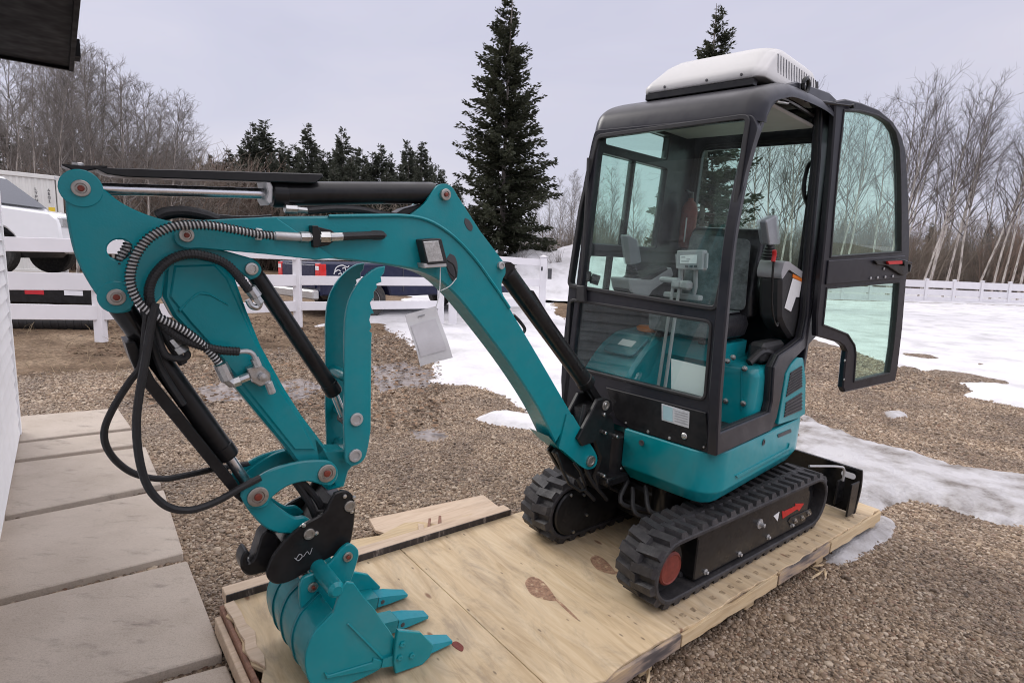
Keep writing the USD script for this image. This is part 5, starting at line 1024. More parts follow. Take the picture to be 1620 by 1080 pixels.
hose([(228, 488), (240, 540), (258, 590), (290, 640)], .012, -.13); hose([(244, 488), (262, 530), (290, 575)], .014, -.14)
part('pipe_fitting', [cyl(*yp(-.09).p3([(272, 534), (284, 548)]), .016, 8), cyl(*yp(-.09).p3([(283, 546), (291, 556)]), .020, 6)], 'zinc', EX)
hose([(248, 342), (262, 336), (290, 334), (320, 339), (345, 347)], .016, -.15); hose([(430, 346), (390, 348), (350, 346), (310, 340), (280, 338), (252, 344)], .014, -.20)
# boom-side pipework
pp = yp(-.085)
part('boom_pipe', cyl(*pp.p3([(434, 373), (476, 375)]), .0145, 14), 'galvanised', EX)
part('hose_sleeve', cyl(*pp.p3([(404, 370), (414, 371)]), .019, 12), 'sticker_white', EX)
part('pipe_fitting', [cyl(*pp.p3([(474, 375), (490, 375)]), .019, 8), cyl(*pp.p3([(490, 375), (500, 375)]), .014, 8), cyl(*pp.p3([(504, 375), (522, 375)]), .020, 6), cyl(*pp.p3([(522, 375), (542, 374)]), .0145, 10)], 'zinc', EX)
part('pipe_bracket', [prism(yp(-.07), yp(-.07).px([(494, 357), (503, 357), (512, 375), (504, 392), (496, 391)]), 0, .035, bev=.002), prism(yp(-.088), yp(-.088).px([(496, 357), (524, 364), (538, 374), (520, 388), (496, 392)]), 0, .012, bev=.002)], 'black_paint', EX)
hose([(540, 374), (565, 373), (590, 372), (606, 372)], .0145, -.085, y1=-.10)
# valve block
vf = yp(-.085)
vb = part('valve_block', [prism(vf, vf.px([(391, 584), (412, 576), (428, 590), (430, 606), (412, 612), (398, 604)]), 0, .035, bev=.004)], 'zinc', EX)
part('valve_fitting', [cyl(*vf.p3([(402, 566), (408, 580)]), .014, 8), cyl(*vf.p3([(394, 595), (378, 601)]), .014, 8), cyl(*vf.p3([(380, 601), (366, 606)]), .017, 6), cyl(*vf.p3([(424, 604), (431, 622)]), .013, 8), cyl(*vf.p3([(348, 575), (360, 600)]), .022, 10), cyl(*vf.p3([(358, 598), (370, 608)]), .016, 8), lathe([(0, 0), (.014, 0), (.014, .02), (0, .022)], vf.shift(-.002).p3((415, 596))[0], Y3, 10)], 'zinc', vb)
part('steel_pipe', tube(cr(yp(-.07).p3([(378, 556), (392, 556), (400, 560), (404, 568)]), 6), .008, 8), 'galvanised', EX)
# --- paper pouch hanging from the lamp by a cord
DP = thing('document_pouch', 'white paper in a clear pouch hung on a thin cord from the boom lamp', 'paper pouch', mat4=M4)
fd = Frame((0, -.085, 0), (1, 0, 0), (0, 0, 1))
part('cord', [tube(cr(fd.p3([(697, 420), (696, 450), (694, 470), (690, 486)]), 5), .0022, 5), tube(cr(fd.p3([(722, 440), (712, 452), (697, 460)]), 5), .002, 5)], 'sticker_white', DP)
gpt = fd.px([(641, 498), (690, 484), (718, 560), (668, 581)]); g0 = gpt[0]; eu, ev = gpt[1]-gpt[0], gpt[3]-gpt[0]
def bent(u0, u1, v0, v1, w, amp, n=10):
    pts = np.array([[g0+eu*a+ev*b for b in np.linspace(v0, v1, n)] for a in np.linspace(u0, u1, n)]); A, B = np.meshgrid(np.linspace(u0, u1, n), np.linspace(v0, v1, n), indexing='ij')
    W = w+amp*np.sin(A*3.0+B*1.2)*B+.3*amp*np.sin(B*7)
    top, bot = fd.at(pts.reshape(-1, 2), W.reshape(-1, 1)), fd.at(pts.reshape(-1, 2), W.reshape(-1, 1)+.0016)
    i = (np.arange(n-1)[:, None]*n+np.arange(n-1)[None]).ravel(); f = np.concatenate([np.stack([i, i+n, i+n+1], 1), np.stack([i, i+n+1, i+1], 1)])
    return trimesh.Trimesh(np.vstack([top, bot]), np.vstack([f, f[:, ::-1]+n*n]), process=False)
part('pouch', bent(0, 1, 0, 1, 0, .014), 'pouch_film', DP, smooth=True)
part('paper', bent(.07, .88, .22, .82, -.0022, .014), 'paper_grey', DP, smooth=True)
part('hang_slot', bent(.36, .58, .085, .11, -.0025, .014, 4), 'grey_ink', DP, smooth=True)
# ---------------------------------------------------------------- the white shed at the left
wa, wb_ = gw(29, 692), gw(13, 790); wd_ = (wa-wb_)[:2]; wd_ /= np.linalg.norm(wd_); wn = np.array([wd_[1], -wd_[0]])     # along the wall, and out of it (to the right)
SW = Frame((wa[0], wa[1], float(wa[2])), (-wd_[0], -wd_[1], 0), (0, 0, 1))                     # u: from the far corner towards (and past) the camera
shed = thing('shed', 'white lap-sided shed at the left edge with a dark roof overhang', 'shed')
if SW.w[:2]@wn < 0: SW = Frame(SW.o, SW.u, SW.v); SW.w = -SW.w
o3 = lambda u, w, z: SW.o+SW.u*u+np.array([wn[0], wn[1], 0])*w+Z3*z
def slab4(name, u0, u1, w0, w1, z0, z1, mat, parent, **k):
    P_ = [o3(u, w, z) for u in (u0, u1) for w in (w0, w1) for z in (z0, z1)]; return part(name, trimesh.convex.convex_hull(np.array(P_)), mat, parent, **k)
WH, WL = 2.62, 7.5
slab4('wall', .02, WL, -3.2, -.03, -.1, WH, 'siding', shed)
slab4('foundation', .01, WL, -.04, .004, -.25, .05, 'concrete', shed)
nb = 23
for k in range(nb):
    z0, z1 = .05+k*(WH-.05)/nb, .05+(k+1)*(WH-.05)/nb+.012
    part('siding_board', trimesh.convex.convex_hull(np.array([o3(u, w, z) for u in (.07, WL) for w, z in ((-.02, z0), (.018, z0), (.018, z0+.012), (.001, z1), (-.02, z1))])), 'siding', shed, smooth=False)
slab4('corner_trim', -.012, .075, -.10, .026, -.02, WH, 'siding', shed)
ec = far(110, 107, 1.0)-C_W; ez_ = SW.o[2]+WH+.02; te = (ez_-C_W[2])/ec[2]; E0 = C_W+ec*te           # far corner of the eave, seen at the top left
rel = E0-SW.o; eu_, ew_ = rel@SW.u, rel@np.array([wn[0], wn[1], 0])
slab4('soffit', eu_, WL+.4, -3.4, ew_, WH+.02, WH+.05, 'soffit_dark', shed)
slab4('fascia', eu_-.012, WL+.4, ew_-.004, ew_+.018, WH-.0, WH+.20, 'soffit_dark', shed)
slab4('fascia', eu_-.022, eu_-.002, -3.4, ew_+.016, WH+.005, WH+.21, 'soffit_dark', shed)
part('roof', trimesh.convex.convex_hull(np.array([o3(u, w, z) for u in (eu_-.03, WL+.45) for w, z in ((ew_+.03, WH+.215), (ew_+.03, WH+.25), (-1.6, WH+1.0), (-3.5, WH+.25), (-3.5, WH+.215))])), 'soffit_dark', shed)
slab4('gutter_end', eu_-.16, eu_-.03, ew_-.05, ew_+.06, WH+.10, WH+.20, 'soffit_dark', shed)

# ---------------------------------------------------------------- fences
def rail(a, b, h, t=.04): return beam(a, b, t, h, bev=.006)
def fence(name, label, posts, rails_y, pw=.13, group=None, cap=True, rh=None):
    """posts: (pixel x, bottom y, top y, distance); rails_y: per span a list of (y top, y bottom) at its two ends."""
    t = thing(name, label, 'fence', group=group); P_ = []
    for (x, yb, yt, d) in posts:
        b, tp = far(x, yb, d), far(x, yt, d); b[2] = min(b[2], float(terrain(b[0], b[1])))-.05; tp[:2] = b[:2]; P_.append((b, tp))
        pb = part('post', box((b+tp)/2, (pw, pw, tp[2]-b[2]), bev=.008), 'vinyl_fence', t)
        if cap: part('post_cap', trimesh.convex.convex_hull(np.array([[b[0]+sx*pw*.58, b[1]+sy*pw*.58, tp[2]+dz] for sx in (-1, 1) for sy in (-1, 1) for dz in (0, .02)]+[[b[0], b[1], tp[2]+.06]])), 'vinyl_fence', pb, smooth=False)
    for (i, j, rr) in rails_y:
        for (ya0, ya1, yb0, yb1) in rr:
            a0, a1 = far(posts[i][0], ya0, posts[i][3]), far(posts[i][0], ya1, posts[i][3]); b0, b1 = far(posts[j][0], yb0, posts[j][3]), far(posts[j][0], yb1, posts[j][3])
            part('rail', rail((a0+a1)/2+np.array([0, -.02, 0]), (b0+b1)/2+np.array([0, -.02, 0]), abs(a0[2]-a1[2])), 'vinyl_fence', t)
    return t
d0, d1, d2 = 8.67, 11.03, 12.6
fence('ranch_fence', 'white three-rail fence running behind the excavator arm at left', [(-75, 556, 370, 7.68), (161, 543, 376, d0), (330, 530, 386, 9.81), (472, 520, 398, d1), (697, 504, 398, d2)],
      [(0, 1, [(372, 396, 378, 401), (428, 458, 432, 460), (478, 504, 483, 506)]), (1, 2, [(378, 401, 388, 406), (432, 460, 434, 454), (483, 506, 480, 498)]), (2, 3, [(388, 406, 396, 411), (434, 454, 436, 451), (480, 498, 477, 491)]), (3, 4, [(396, 411, 400, 412), (436, 451, 439, 452), (477, 491, 475, 488)])])
gate = fence('farm_gate', 'white gate panel with a black latch beside the snow bank', [(716, 502, 400, 12.9), (857, 490, 407, 14.6)], [(0, 1, [(400, 412, 409, 422), (438, 451, 441, 453), (474, 487, 472, 484)])], pw=.17)
lt_ = far(857, 425, 14.5); part('gate_latch', box(lt_+[-.0, -.12, 0], (.045, .03, .10), bev=.006), 'ink', gate); part('gate_latch', box(lt_+[.20, -.05, -.12], (.10, .03, .26), bev=.006), 'ink', gate)
fr_ = []
xs_ = [1110+44*k for k in range(18)]
fence('far_fence', 'long low white fence at the far edge of the snow field', [(x, 478-(x-1430)*.004, 440+(x-1430)*.04, 34+(x-1110)*.004) for x in xs_],
      [(k, k+1, [(yt-0+o0, yt+o1, yt2+o0, yt2+o1) for o0, o1 in ((2, 13), (15.5, 25), (27.5, 37)) for yt, yt2 in [(440+(xs_[k]-1430)*.04, 440+(xs_[k+1]-1430)*.04)]]) for k in range(len(xs_)-1)], pw=.16)

# ---------------------------------------------------------------- vehicles beyond the fence
def wheel(c, ax, r, w, parent, rim='galvanised'):
    ax = np.asarray(ax, float)
    t = part('wheel', lathe([(r*.55, -w/2), (r*.93, -w/2), (r, -w*.36), (r, w*.36), (r*.93, w/2), (r*.60, w/2), (r*.56, w*.38), (r*.5, w*.36)], c, ax, 32), 'tyre', parent)
    part('rim', lathe([(0, w*.2), (r*.16, w*.40), (r*.2, w*.34), (r*.48, w*.22), (r*.56, w*.40), (r*.60, w*.42), (r*.58, w*.3), (r*.50, w*.1), (0, w*.1)], c, ax, 24), rim, t)
    return t
def pickup(t, paint, L=5.9, lift=0., bed=True):
    """Local frame: x forward from the tailgate, y towards the side seen (right), z up; near side at y = 0."""
    W_ = 1.98; SF = Frame((0, 0, 0), (1, 0, 0), (0, 0, 1))
    z0 = .52+lift; bel = 1.22+lift; hd = 1.20+lift; rf = 1.90+lift
    body = [(0, z0), (0, bel-.02), (.03, bel), (2.0, bel), (2.06, bel+.02), (4.35, bel+.02), (4.6, hd+.06), (5.75, hd-.06), (5.88, hd-.18), (5.92, z0+.1), (5.85, z0-.06), (5.4, z0-.06)]
    def arch(cx): return [(cx+.52*math.cos(a), .42+.52*math.sin(a)) for a in np.linspace(.12, math.pi-.12, 12)]
    low = [(5.35, z0-.06)]+arch(4.72)+[(4.1, z0-.06), (2.0, z0-.06)]+arch(1.22)+[(.6, z0)]
    part('body', prism(SF, body[:-1]+low, -W_, 0, bev=.035), paint, t, smooth=30)
    cab = [(2.08, bel), (2.28, rf-.10), (2.42, rf), (3.75, rf+.02), (3.95, rf-.03), (4.72, bel+.02)]
    part('cabin', prism(Frame((0, .12, 0), (1, 0, 0), (0, 0, 1)), cab, .24-W_, 0, bev=.05), paint, t, smooth=30)
    for q in ([(2.22, bel+.08), (2.36, rf-.16), (2.48, rf-.10), (3.05, rf-.09), (3.05, bel+.08)], [(3.15, bel+.08), (3.15, rf-.09), (3.72, rf-.08), (3.86, rf-.13), (4.42, bel+.08)]):
        part('side_window', prism(Frame((0, .112, 0), (1, 0, 0), (0, 0, 1)), q, 0, .02, bev=.004), 'car_glass', t)
        part('side_window', prism(Frame((0, W_-.112, 0), (1, 0, 0), (0, 0, 1)), q, 0, .02, bev=.004), 'car_glass', t)
    a, b = np.array([4.76, bel+.02]), np.array([4.02, rf-.06]); dv = b-a
    part('windscreen', trimesh.convex.convex_hull(np.array([[p[0]+e, y, p[1]+e*.6] for p, yy in ((a+dv*.06, (.24, W_-.24)), (a+dv*.94, (.30, W_-.30))) for y in yy for e in (0, .025)]) ), 'car_glass', t)
    part('rear_window', trimesh.convex.convex_hull(np.array([[p[0]-e, y, p[1]] for p in ((2.10, bel+.12), (2.24, rf-.16)) for y in (.3, W_-.3) for e in (0, .02)])), 'car_glass', t)
    part('mirror', [box((4.25, -.16, bel+.16), (.12, .2, .22), bev=.03), box((4.25, W_+.16, bel+.16), (.12, .2, .22), bev=.03)], 'black_plastic', t)
    for x in (1.22, 4.72):
        wheel((x, .12, .40), (0, -1, 0), .40, .26, t); wheel((x, W_-.12, .40), (0, 1, 0), .40, .26, t)
    part('rear_bumper', box((-.10, W_/2, z0+.02), (.16, W_-.06, .20), bev=.03), 'galvanised', t)
    part('front_bumper', box((5.95, W_/2, z0+.04), (.14, W_-.08, .26), bev=.04), 'galvanised', t)
    for y in (.10, W_-.10):
        tl_ = part('tail_light', box((-.005, y, bel-.22), (.05, .19, .40), bev=.012), 'tail_light', t)
        part('reverse_light', box((-.02, y, bel-.12), (.03, .15, .09), bev=.008), 'white_reflector', tl_)
        part('headlight', box((5.86, y+.08*(1 if y < 1 else -1), hd-.22), (.10, .30, .2), bev=.03), 'lamp_glass', t)
    part('tail_light', box((.05, -.004, bel-.22), (.14, .02, .38), bev=.006), 'tail_light', t)
    part('tailgate', box((-.012, W_/2, bel-.30), (.03, W_-.44, .5), bev=.01), paint, t)
    part('tailgate_handle', lathe([(.0, -.0), (.07, 0), (.08, .02), (.05, .03), (0, .03)], (-.03, W_/2, bel-.25), (-1, 0, 0), 18), 'zinc', t)
    for x in (2.08, 3.10, 4.28): part('door_gap', prism(Frame((0, -.002, 0), (1, 0, 0), (0, 0, 1)), [(x, z0+.05), (x+.014, z0+.05), (x+.014, bel-.02), (x, bel-.02)], 0, .006, bev=.0), 'ink', t)
    for x in (2.98, 4.12): part('door_handle', box((x, -.012, bel-.12), (.2, .03, .035), bev=.01), paint, t)
    for x in (1.22, 4.72): part('wheel_well', box((x, W_/2, .62), (.90, W_-.62, .60), bev=.1), 'ink', t)
def vehicle_frame(pa, pb):
    """Matrix of a vehicle whose near rear corner stands at pa and near front corner at pb."""
    d = (pb-pa); d[2] *= 1; d /= np.linalg.norm(d); y = np.cross([0, 0, 1.], d); y /= np.linalg.norm(y); z = np.cross(d, y)
    m = np.eye(4); m[:3, 0], m[:3, 1], m[:3, 2], m[:3, 3] = d, y, z, pa; return m
ra = gw(509, 507); rb2 = ra+np.array([4.1, 4.25, 0]); rb2[2] = float(terrain(rb2[0], rb2[1]))
vm = vehicle_frame(ra, rb2)
tk = thing('pickup_truck', 'dark blue pickup truck with a white decal on its bed parked behind the fence', 'pickup truck', mat4=vm); pickup(tk, 'truck_paint')
dk = Frame((0, -.004, 0), (1, 0, 0), (0, 0, 1))
for q in ([(.30, .98), (.36, 1.12), (.50, 1.17), (.62, 1.13), (.66, 1.16)], [(.33, 1.03), (.40, 1.07), (.46, 1.04)], [(.50, 1.10), (.56, 1.12), (.58, 1.06)], [(.40, .98), (.47, 1.0), (.46, .92), (.40, .88)], [(.52, 1.02), (.60, 1.0), (.62, .92), (.56, .88)], [(.66, 1.10), (.70, 1.0), (.67, .90)], [(.48, .90), (.53, .88)]):
    part('bed_decal', tube(cr([np.array([a, -.004, b+.0]) for a, b in q], 5), .011, 5), 'sticker_white', tk)
# flatbed trailer carrying a white pickup
tp = onground(158, 10.4); tq = onground(-300, 9.7); tm = vehicle_frame(tq.copy(), tp.copy())
TL = float(np.linalg.norm(tp-tq))
tr = thing('flatbed_trailer', 'dark flatbed trailer with a weathered wooden deck behind the left fence', 'trailer', mat4=tm)
DZ = .76
for k in range(7): part('deck_plank', box((TL/2, .18+.31*k, DZ-.025), (TL, .30, .05), bev=.006), 'trailer_wood', tr)
part('side_beam', box((TL/2, .0, DZ-.26), (TL, .10, .36), bev=.01), 'black_paint', tr); part('side_beam', box((TL/2, 2.2, DZ-.26), (TL, .10, .30), bev=.01), 'black_paint', tr)
part('end_beam', box((TL-.05, 1.1, DZ-.22), (.1, 2.2, .28), bev=.01), 'black_paint', tr)
part('deck_edge', box((TL/2, -.02, DZ-.04), (TL, .06, .08), bev=.008), 'trailer_wood', tr)
for k in range(8):
    x = TL-.45-.62*k; part('reflector_tape', box((x, -.053, DZ-.25), (.30, .006, .085), bev=.001), 'red_reflector' if k % 2 else 'white_reflector', tr)
for x in (1.2, 2.1):
    for y in (.2, 2.0): wheel((x, y, .36), (0, -1 if y < 1 else 1, 0), .36, .22, tr)
wv = np.array(tm); sh_ = np.eye(4); sh_[:3, 3] = (TL-.66-5.95, .16, DZ); wv = tm@sh_
wp_ = thing('pickup_truck', 'white pickup truck loaded on the flatbed trailer, partly hidden by the shed', 'pickup truck', mat4=wv); pickup(wp_, 'white_car_paint')
tub = thing('black_pipe', 'long black round-topped tube lying on the ground under the left fence', 'pipe')
a_, b_ = onground(-20, 9.3), onground(158, 9.7); part('tube', tube([a_+Z3*.14, (a_+b_)/2+Z3*.145, b_+Z3*.14], .16, 18), 'black_plastic', tub)
for k in range(14): part('tube_rib', lathe([(.158, -.02), (.168, -.015), (.168, .015), (.158, .02)], a_+(b_-a_)*(.04+.07*k)+Z3*.142, b_-a_, 18), 'black_plastic', tub)
# shipping container
c0, c1 = onground(-300, 13.6), onground(106, 17.6); cmx = vehicle_frame(c0.copy(), c1.copy()); CL = float(np.linalg.norm(c1-c0))
ct = thing('shipping_container', 'off-white corrugated shipping container with dark vertical lettering behind the trailer', 'container', mat4=cmx)
CB, CH = .25, 3.02
top_z = float(far(105, 280, 17.6)[2]-c1[2]); CH = top_z
cor = []; n = int(CL/.14)
for k in range(n):
    x = CL-.16-k*.14; cor += [(x, 0.0), (x-.05, 0), (x-.07, .012), (x-.12, .012)]
cor = np.array(cor); wallp = np.vstack([cor, [[cor[-1][0], .06], [cor[0][0], .06]]])
part('side_wall', prism(Frame((0, .02, 0), (1, 0, 0), (0, 1, 0)), wallp, CB+.14, CH-.10, bev=0), 'container_paint', ct, smooth=False)
part('shell', [box((CL/2, 1.27, (CB+CH)/2), (CL-.1, 2.32, CH-CB-.1), bev=.01)], 'container_paint', ct)
for z, h in ((CB+.07, .15), (CH-.05, .12)): part('rail', box((CL/2, .05, z), (CL, .10, h), bev=.01), 'container_paint', ct)
part('corner_post', box((CL-.06, .06, (CB+CH)/2), (.14, .14, CH-CB), bev=.012), 'container_paint', ct)
for z in (CB+.06, CH-.06): part('corner_casting', box((CL-.08, .055, z), (.18, .13, .13), bev=.015), 'galvanised', ct)
part('vent_plate', box((CL-1.15, .014, CB+1.55), (.42, .02, .55), bev=.008), 'white_car_paint', ct)
def upright(text, x, z, h, step):
    for k, chh in enumerate(text):
        if chh == ' ': continue
        m = meshkit.text_mesh(chh, h, .003, bold=True); b = m.bounds.mean(0); m.apply_translation([-b[0], -b[1], 0]); v = m.vertices.copy()
        m.vertices = np.stack([x+v[:, 0], .012-v[:, 2], z-k*step+v[:, 1]], 1); m.invert(); part('letter', m, 'ink', ct, smooth=False)
upright('LYPU 854460 7', CL-.62, CH-.42, .075, .105); upright('45G1', CL-.32, CH-.42, .075, .105)
part('yellow_sticker', box((CL-.28, .012, CH-.98), (.16, .006, .15), bev=.001), 'yellow_sticker', ct)

# ---------------------------------------------------------------- snow bank
def bank_z(x, y):
    b = far(905, 400, 25.)
    h = 2.25*np.exp(-np.maximum(0, np.abs((x-b[0])/4.6))**2.6-np.maximum(0, np.abs((y-b[1])/3.6))**2.4)
    q = np.stack([x*.9, y*.9, 0*x], -1)
    return terrain(x, y)+h*(1+.28*(meshkit.fbm(q, 4, 77)-.5))-.10+.05
b_ = far(905, 400, 25.)
part('snow_bank', sheet(np.arange(b_[0]-7, b_[0]+7.1, .16), np.arange(b_[1]-5, b_[1]+5.1, .16), bank_z), 'snow', smooth=True, kind='structure')
field('dirt', gpoly([(868, 500), (872, 470), (880, 448), (905, 440), (960, 440), (960, 470), (900, 520)]), 'dirt', .06, .10, .1, 17, edge=.25)

# ---------------------------------------------------------------- trees
def limb(rng, p, d, L, r0, r1, n, wob, up=0.0):
    """A wandering branch: points and radii."""
    pts = [np.array(p, float)]; d = np.array(d, float)/np.linalg.norm(d)
    for k in range(n):
        d = d+rng.normal(0, wob, 3)+np.array([0, 0, up]); d /= np.linalg.norm(d); pts.append(pts[-1]+d*L/n)
    return np.array(pts), np.linspace(r0, r1, n+1)
def along(pts, t):
    k = min(int(t*(len(pts)-1)), len(pts)-2); f = t*(len(pts)-1)-k; return pts[k]*(1-f)+pts[k+1]*f, (pts[k+1]-pts[k])/np.linalg.norm(pts[k+1]-pts[k])
def aspen(seed, H, lean=(0, 0), first=.32, dens=1.0, fine=1.0, long=1.0):
    rng = np.random.default_rng(seed); tr_, tw = [], []
    P_, R_ = limb(rng, (0, 0, -.3), (lean[0], lean[1], 1), H, .085*H/12, .010, 14, .035, .02)
    tr_.append(tube(P_, R_, 8))
    def side(d, ang):
        a = rng.uniform(0, 2*math.pi); u = np.cross(d, [0.3, .5, .8]); u /= np.linalg.norm(u); v = np.cross(d, u); s = math.cos(a)*u+math.sin(a)*v
        return d*math.cos(ang)+s*math.sin(ang)
    for k in range(int(38*dens)):
        t = first+(1-first)*(k+rng.uniform(0, 1))/(38*dens); p, d = along(P_, min(t, .99)); L = H*(.30*(1-t)+.07)*rng.uniform(.6, 1.25)*long
        b, rb_ = limb(rng, p, side(d, rng.uniform(.45, .95)), L, max(.009, .036*(1-t)+.009), .004, 6, .085, .03); tw.append(tube(b, rb_, 5, caps=False))
        for j in range(int(rng.integers(5, 9))):
            p2, d2 = along(b, rng.uniform(.2, 1)); L2 = L*rng.uniform(.22, .5)
            c, rc = limb(rng, p2, side(d2, rng.uniform(.4, .9)), L2, .0075, .0035, 4, .12, .04); tw.append(tube(c, rc, 4, caps=False))
            for m in range(int(rng.integers(3, 6)*fine)):
                p3, d3 = along(c, rng.uniform(.2, 1)); e, re = limb(rng, p3, side(d3, rng.uniform(.4, .9)), L2*rng.uniform(.3, .6)+.12, .005, .003, 2, .12, .04); tw.append(tube(e, re, 3, caps=False))
    return trimesh.util.concatenate(tr_), trimesh.util.concatenate(tw)
def spruce(seed, H, R0, levels, per, sprays, sprig=.22, fan=3, gap=.14, top=.9):
    rng = np.random.default_rng(seed); V, Fc = [], []; wood = [tube(*limb(rng, (0, 0, -.3), (0, 0, 1), H+.3, .013*H, .012, 8, .008), 8)]
    nv = 0
    for k in range(levels):
        t = (k+.5)/levels; z = .35+(H-.45)*t**.92
        for j in range(per if t < .9 else 4):
            if rng.uniform() < gap: continue
            a = rng.uniform(0, 2*math.pi); L = (R0*(1-t)**.78+.10)*rng.uniform(.55, 1.18); rise = .45-.75*(1-t)+rng.normal(0, .08)
            d = np.array([math.cos(a), math.sin(a), rise]); b, rb_ = limb(rng, (0, 0, z), d, L, .022*(1-t)+.008, .004, 5, .05, .05)
            wood.append(tube(b, rb_, 4, caps=False))
            ns = max(4, int(sprays*L/R0*1.1)+3)
            for s in range(ns):
                u = .14+.86*(s+rng.uniform(0, 1))/ns; p, dd = along(b, min(u, .99)); sd = np.cross(dd, [0, 0, 1.]); sd /= np.linalg.norm(sd)
                side_ = rng.choice((-1, 1)); ln = sprig*(1.3-.5*u)*rng.uniform(.6, 1.35)*(.65+.5*L/R0)
                for q in range(fan):
                    dr = dd*rng.uniform(.3, 1.0)+sd*side_*rng.uniform(-.2, 1.0)+np.array([0, 0, rng.uniform(-.55, .25)]); dr /= np.linalg.norm(dr)
                    w = np.cross(dr, rng.normal(0, 1, 3)); w /= np.linalg.norm(w); wd = ln*rng.uniform(.13, .24); o = p+rng.normal(0, .05*ln/.2, 3)
                    m1 = o+dr*ln*.5
                    V += [o, m1+w*wd, o+dr*ln, m1-w*wd]; Fc += [[nv, nv+1, nv+2], [nv, nv+2, nv+3]]; nv += 4
    return trimesh.util.concatenate(wood), trimesh.Trimesh(np.array(V), np.array(Fc), process=False)
def tree(name, label, meshes, mats, loc, rz=0, sc=1, cat='tree', group=None):
    t = thing(name, label, cat, loc, rz, sc, group); part('trunk', meshes[0], mats[0], t, smooth=True); part('crown', meshes[1], mats[1], t, smooth=False if 'needles' in mats[1] else True); return t
def place(px_, d, dz=0.):
    p = onground(px_, d); p[2] += dz; return p
rng = np.random.default_rng(11)
g1_ = place(792, 24.5, .3); hh_ = float(far(792, -4, 24.5)[2]-g1_[2])
tree('spruce_tree', 'tall dark spruce standing alone above the snow bank and the boom', spruce(3, hh_, 2.75, 52, 9, 32, .21, 5, .13), ('bark_grey', 'spruce_needles'), g1_)
g2_ = place(1108, 27.0, 0); hh2 = float(far(1108, 8, 27.)[2]-g2_[2])
tree('spruce_tree', 'tall spruce whose top shows above the white roof unit of the cab', spruce(8, hh2, 2.8, 46, 9, 28, .25, 4, .16), ('bark_grey', 'spruce_needles'), g2_)
# row of distant spruces
fars = [spruce(20+k, 12., 2.3, 30, 8, 14, .40, 3, .08) for k in range(3)]
fs = []
spots = [(330, 262, 50), (352, 255, 52), (376, 245, 54), (404, 194, 50), (424, 189, 51), (452, 224, 54), (490, 195, 50), (520, 240, 56), (545, 203, 48), (573, 235, 55), (602, 228, 52), (622, 258, 60), (645, 222, 50), (668, 224, 51), (690, 262, 58), (300, 240, 52), (270, 226, 52), (236, 230, 54), (190, 215, 52), (150, 222, 55), (110, 205, 52), (60, 200, 50), (20, 190, 50), (440, 262, 62), (508, 262, 62), (588, 268, 64), (720, 285, 70), (470, 252, 58), (390, 230, 57), (560, 250, 60), (536, 236, 58), (360, 270, 46), (388, 262, 47), (412, 248, 48), (436, 240, 47), (460, 262, 46), (480, 246, 47), (506, 258, 46), (530, 262, 45), (556, 248, 45), (580, 262, 46), (612, 268, 46), (632, 262, 47), (660, 262, 46), (682, 282, 48), (346, 282, 45), (706, 292, 50), (318, 250, 49), (342, 246, 50), (366, 236, 51), (395, 222, 50), (415, 216, 52), (444, 236, 53), (468, 228, 52), (500, 226, 53), (512, 236, 51), (538, 226, 52), (562, 234, 53), (590, 240, 52), (616, 244, 53), (640, 246, 52), (655, 238, 54), (676, 250, 54), (698, 268, 55), (285, 240, 50), (254, 236, 50), (222, 232, 50), (172, 226, 50), (130, 222, 52), (84, 216, 50), (40, 212, 52), (715, 300, 56), (1215, 330, 60), (1330, 345, 62), (1470, 352, 62), (1560, 350, 62)]
ORD = ['leftmost', 'second', 'third', 'fourth', 'fifth', 'sixth', 'seventh', 'eighth', 'ninth', 'tenth', 'eleventh', 'twelfth', 'thirteenth', 'fourteenth', 'fifteenth', 'sixteenth', 'seventeenth', 'eighteenth', 'nineteenth', 'twentieth']+[a+b for a in ('twenty-', 'thirty-', 'forty-', 'fifty-', 'sixty-', 'seventy-', 'eighty-') for b in ('first', 'second', 'third', 'fourth', 'fifth', 'sixth', 'seventh', 'eighth', 'ninth', 'tenth')]
for k_, w_ in enumerate(('thirtieth', 'fortieth', 'fiftieth', 'sixtieth', 'seventieth', 'eightieth', 'ninetieth')): ORD[29+10*k_] = w_
def ranks(xs): o = np.argsort(np.argsort(xs)); return [ORD[i]+('' if i == 0 else ' from the left') for i in o]
rows_r = ranks([q[0] for q in spots])
def rows_l(k): return ('tall' if spots[k][1] < 230 else 'low')+' dark spruce, '+rows_r[k]+' in the distant row beyond the yard'
for k, (x, y, d) in enumerate(spots):
    p = place(x, d, -.2); h = float(far(x, y, d)[2]-p[2]); s = h/12.
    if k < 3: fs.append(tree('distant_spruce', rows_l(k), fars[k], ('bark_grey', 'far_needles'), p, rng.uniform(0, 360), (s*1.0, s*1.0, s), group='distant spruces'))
    else: w = rng.uniform(.85, 1.15); copy_of(fs[k % 3], 'distant_spruce', rows_l(k), p, rng.uniform(0, 360), (s*w, s*w, s), 'tree', 'distant spruces')
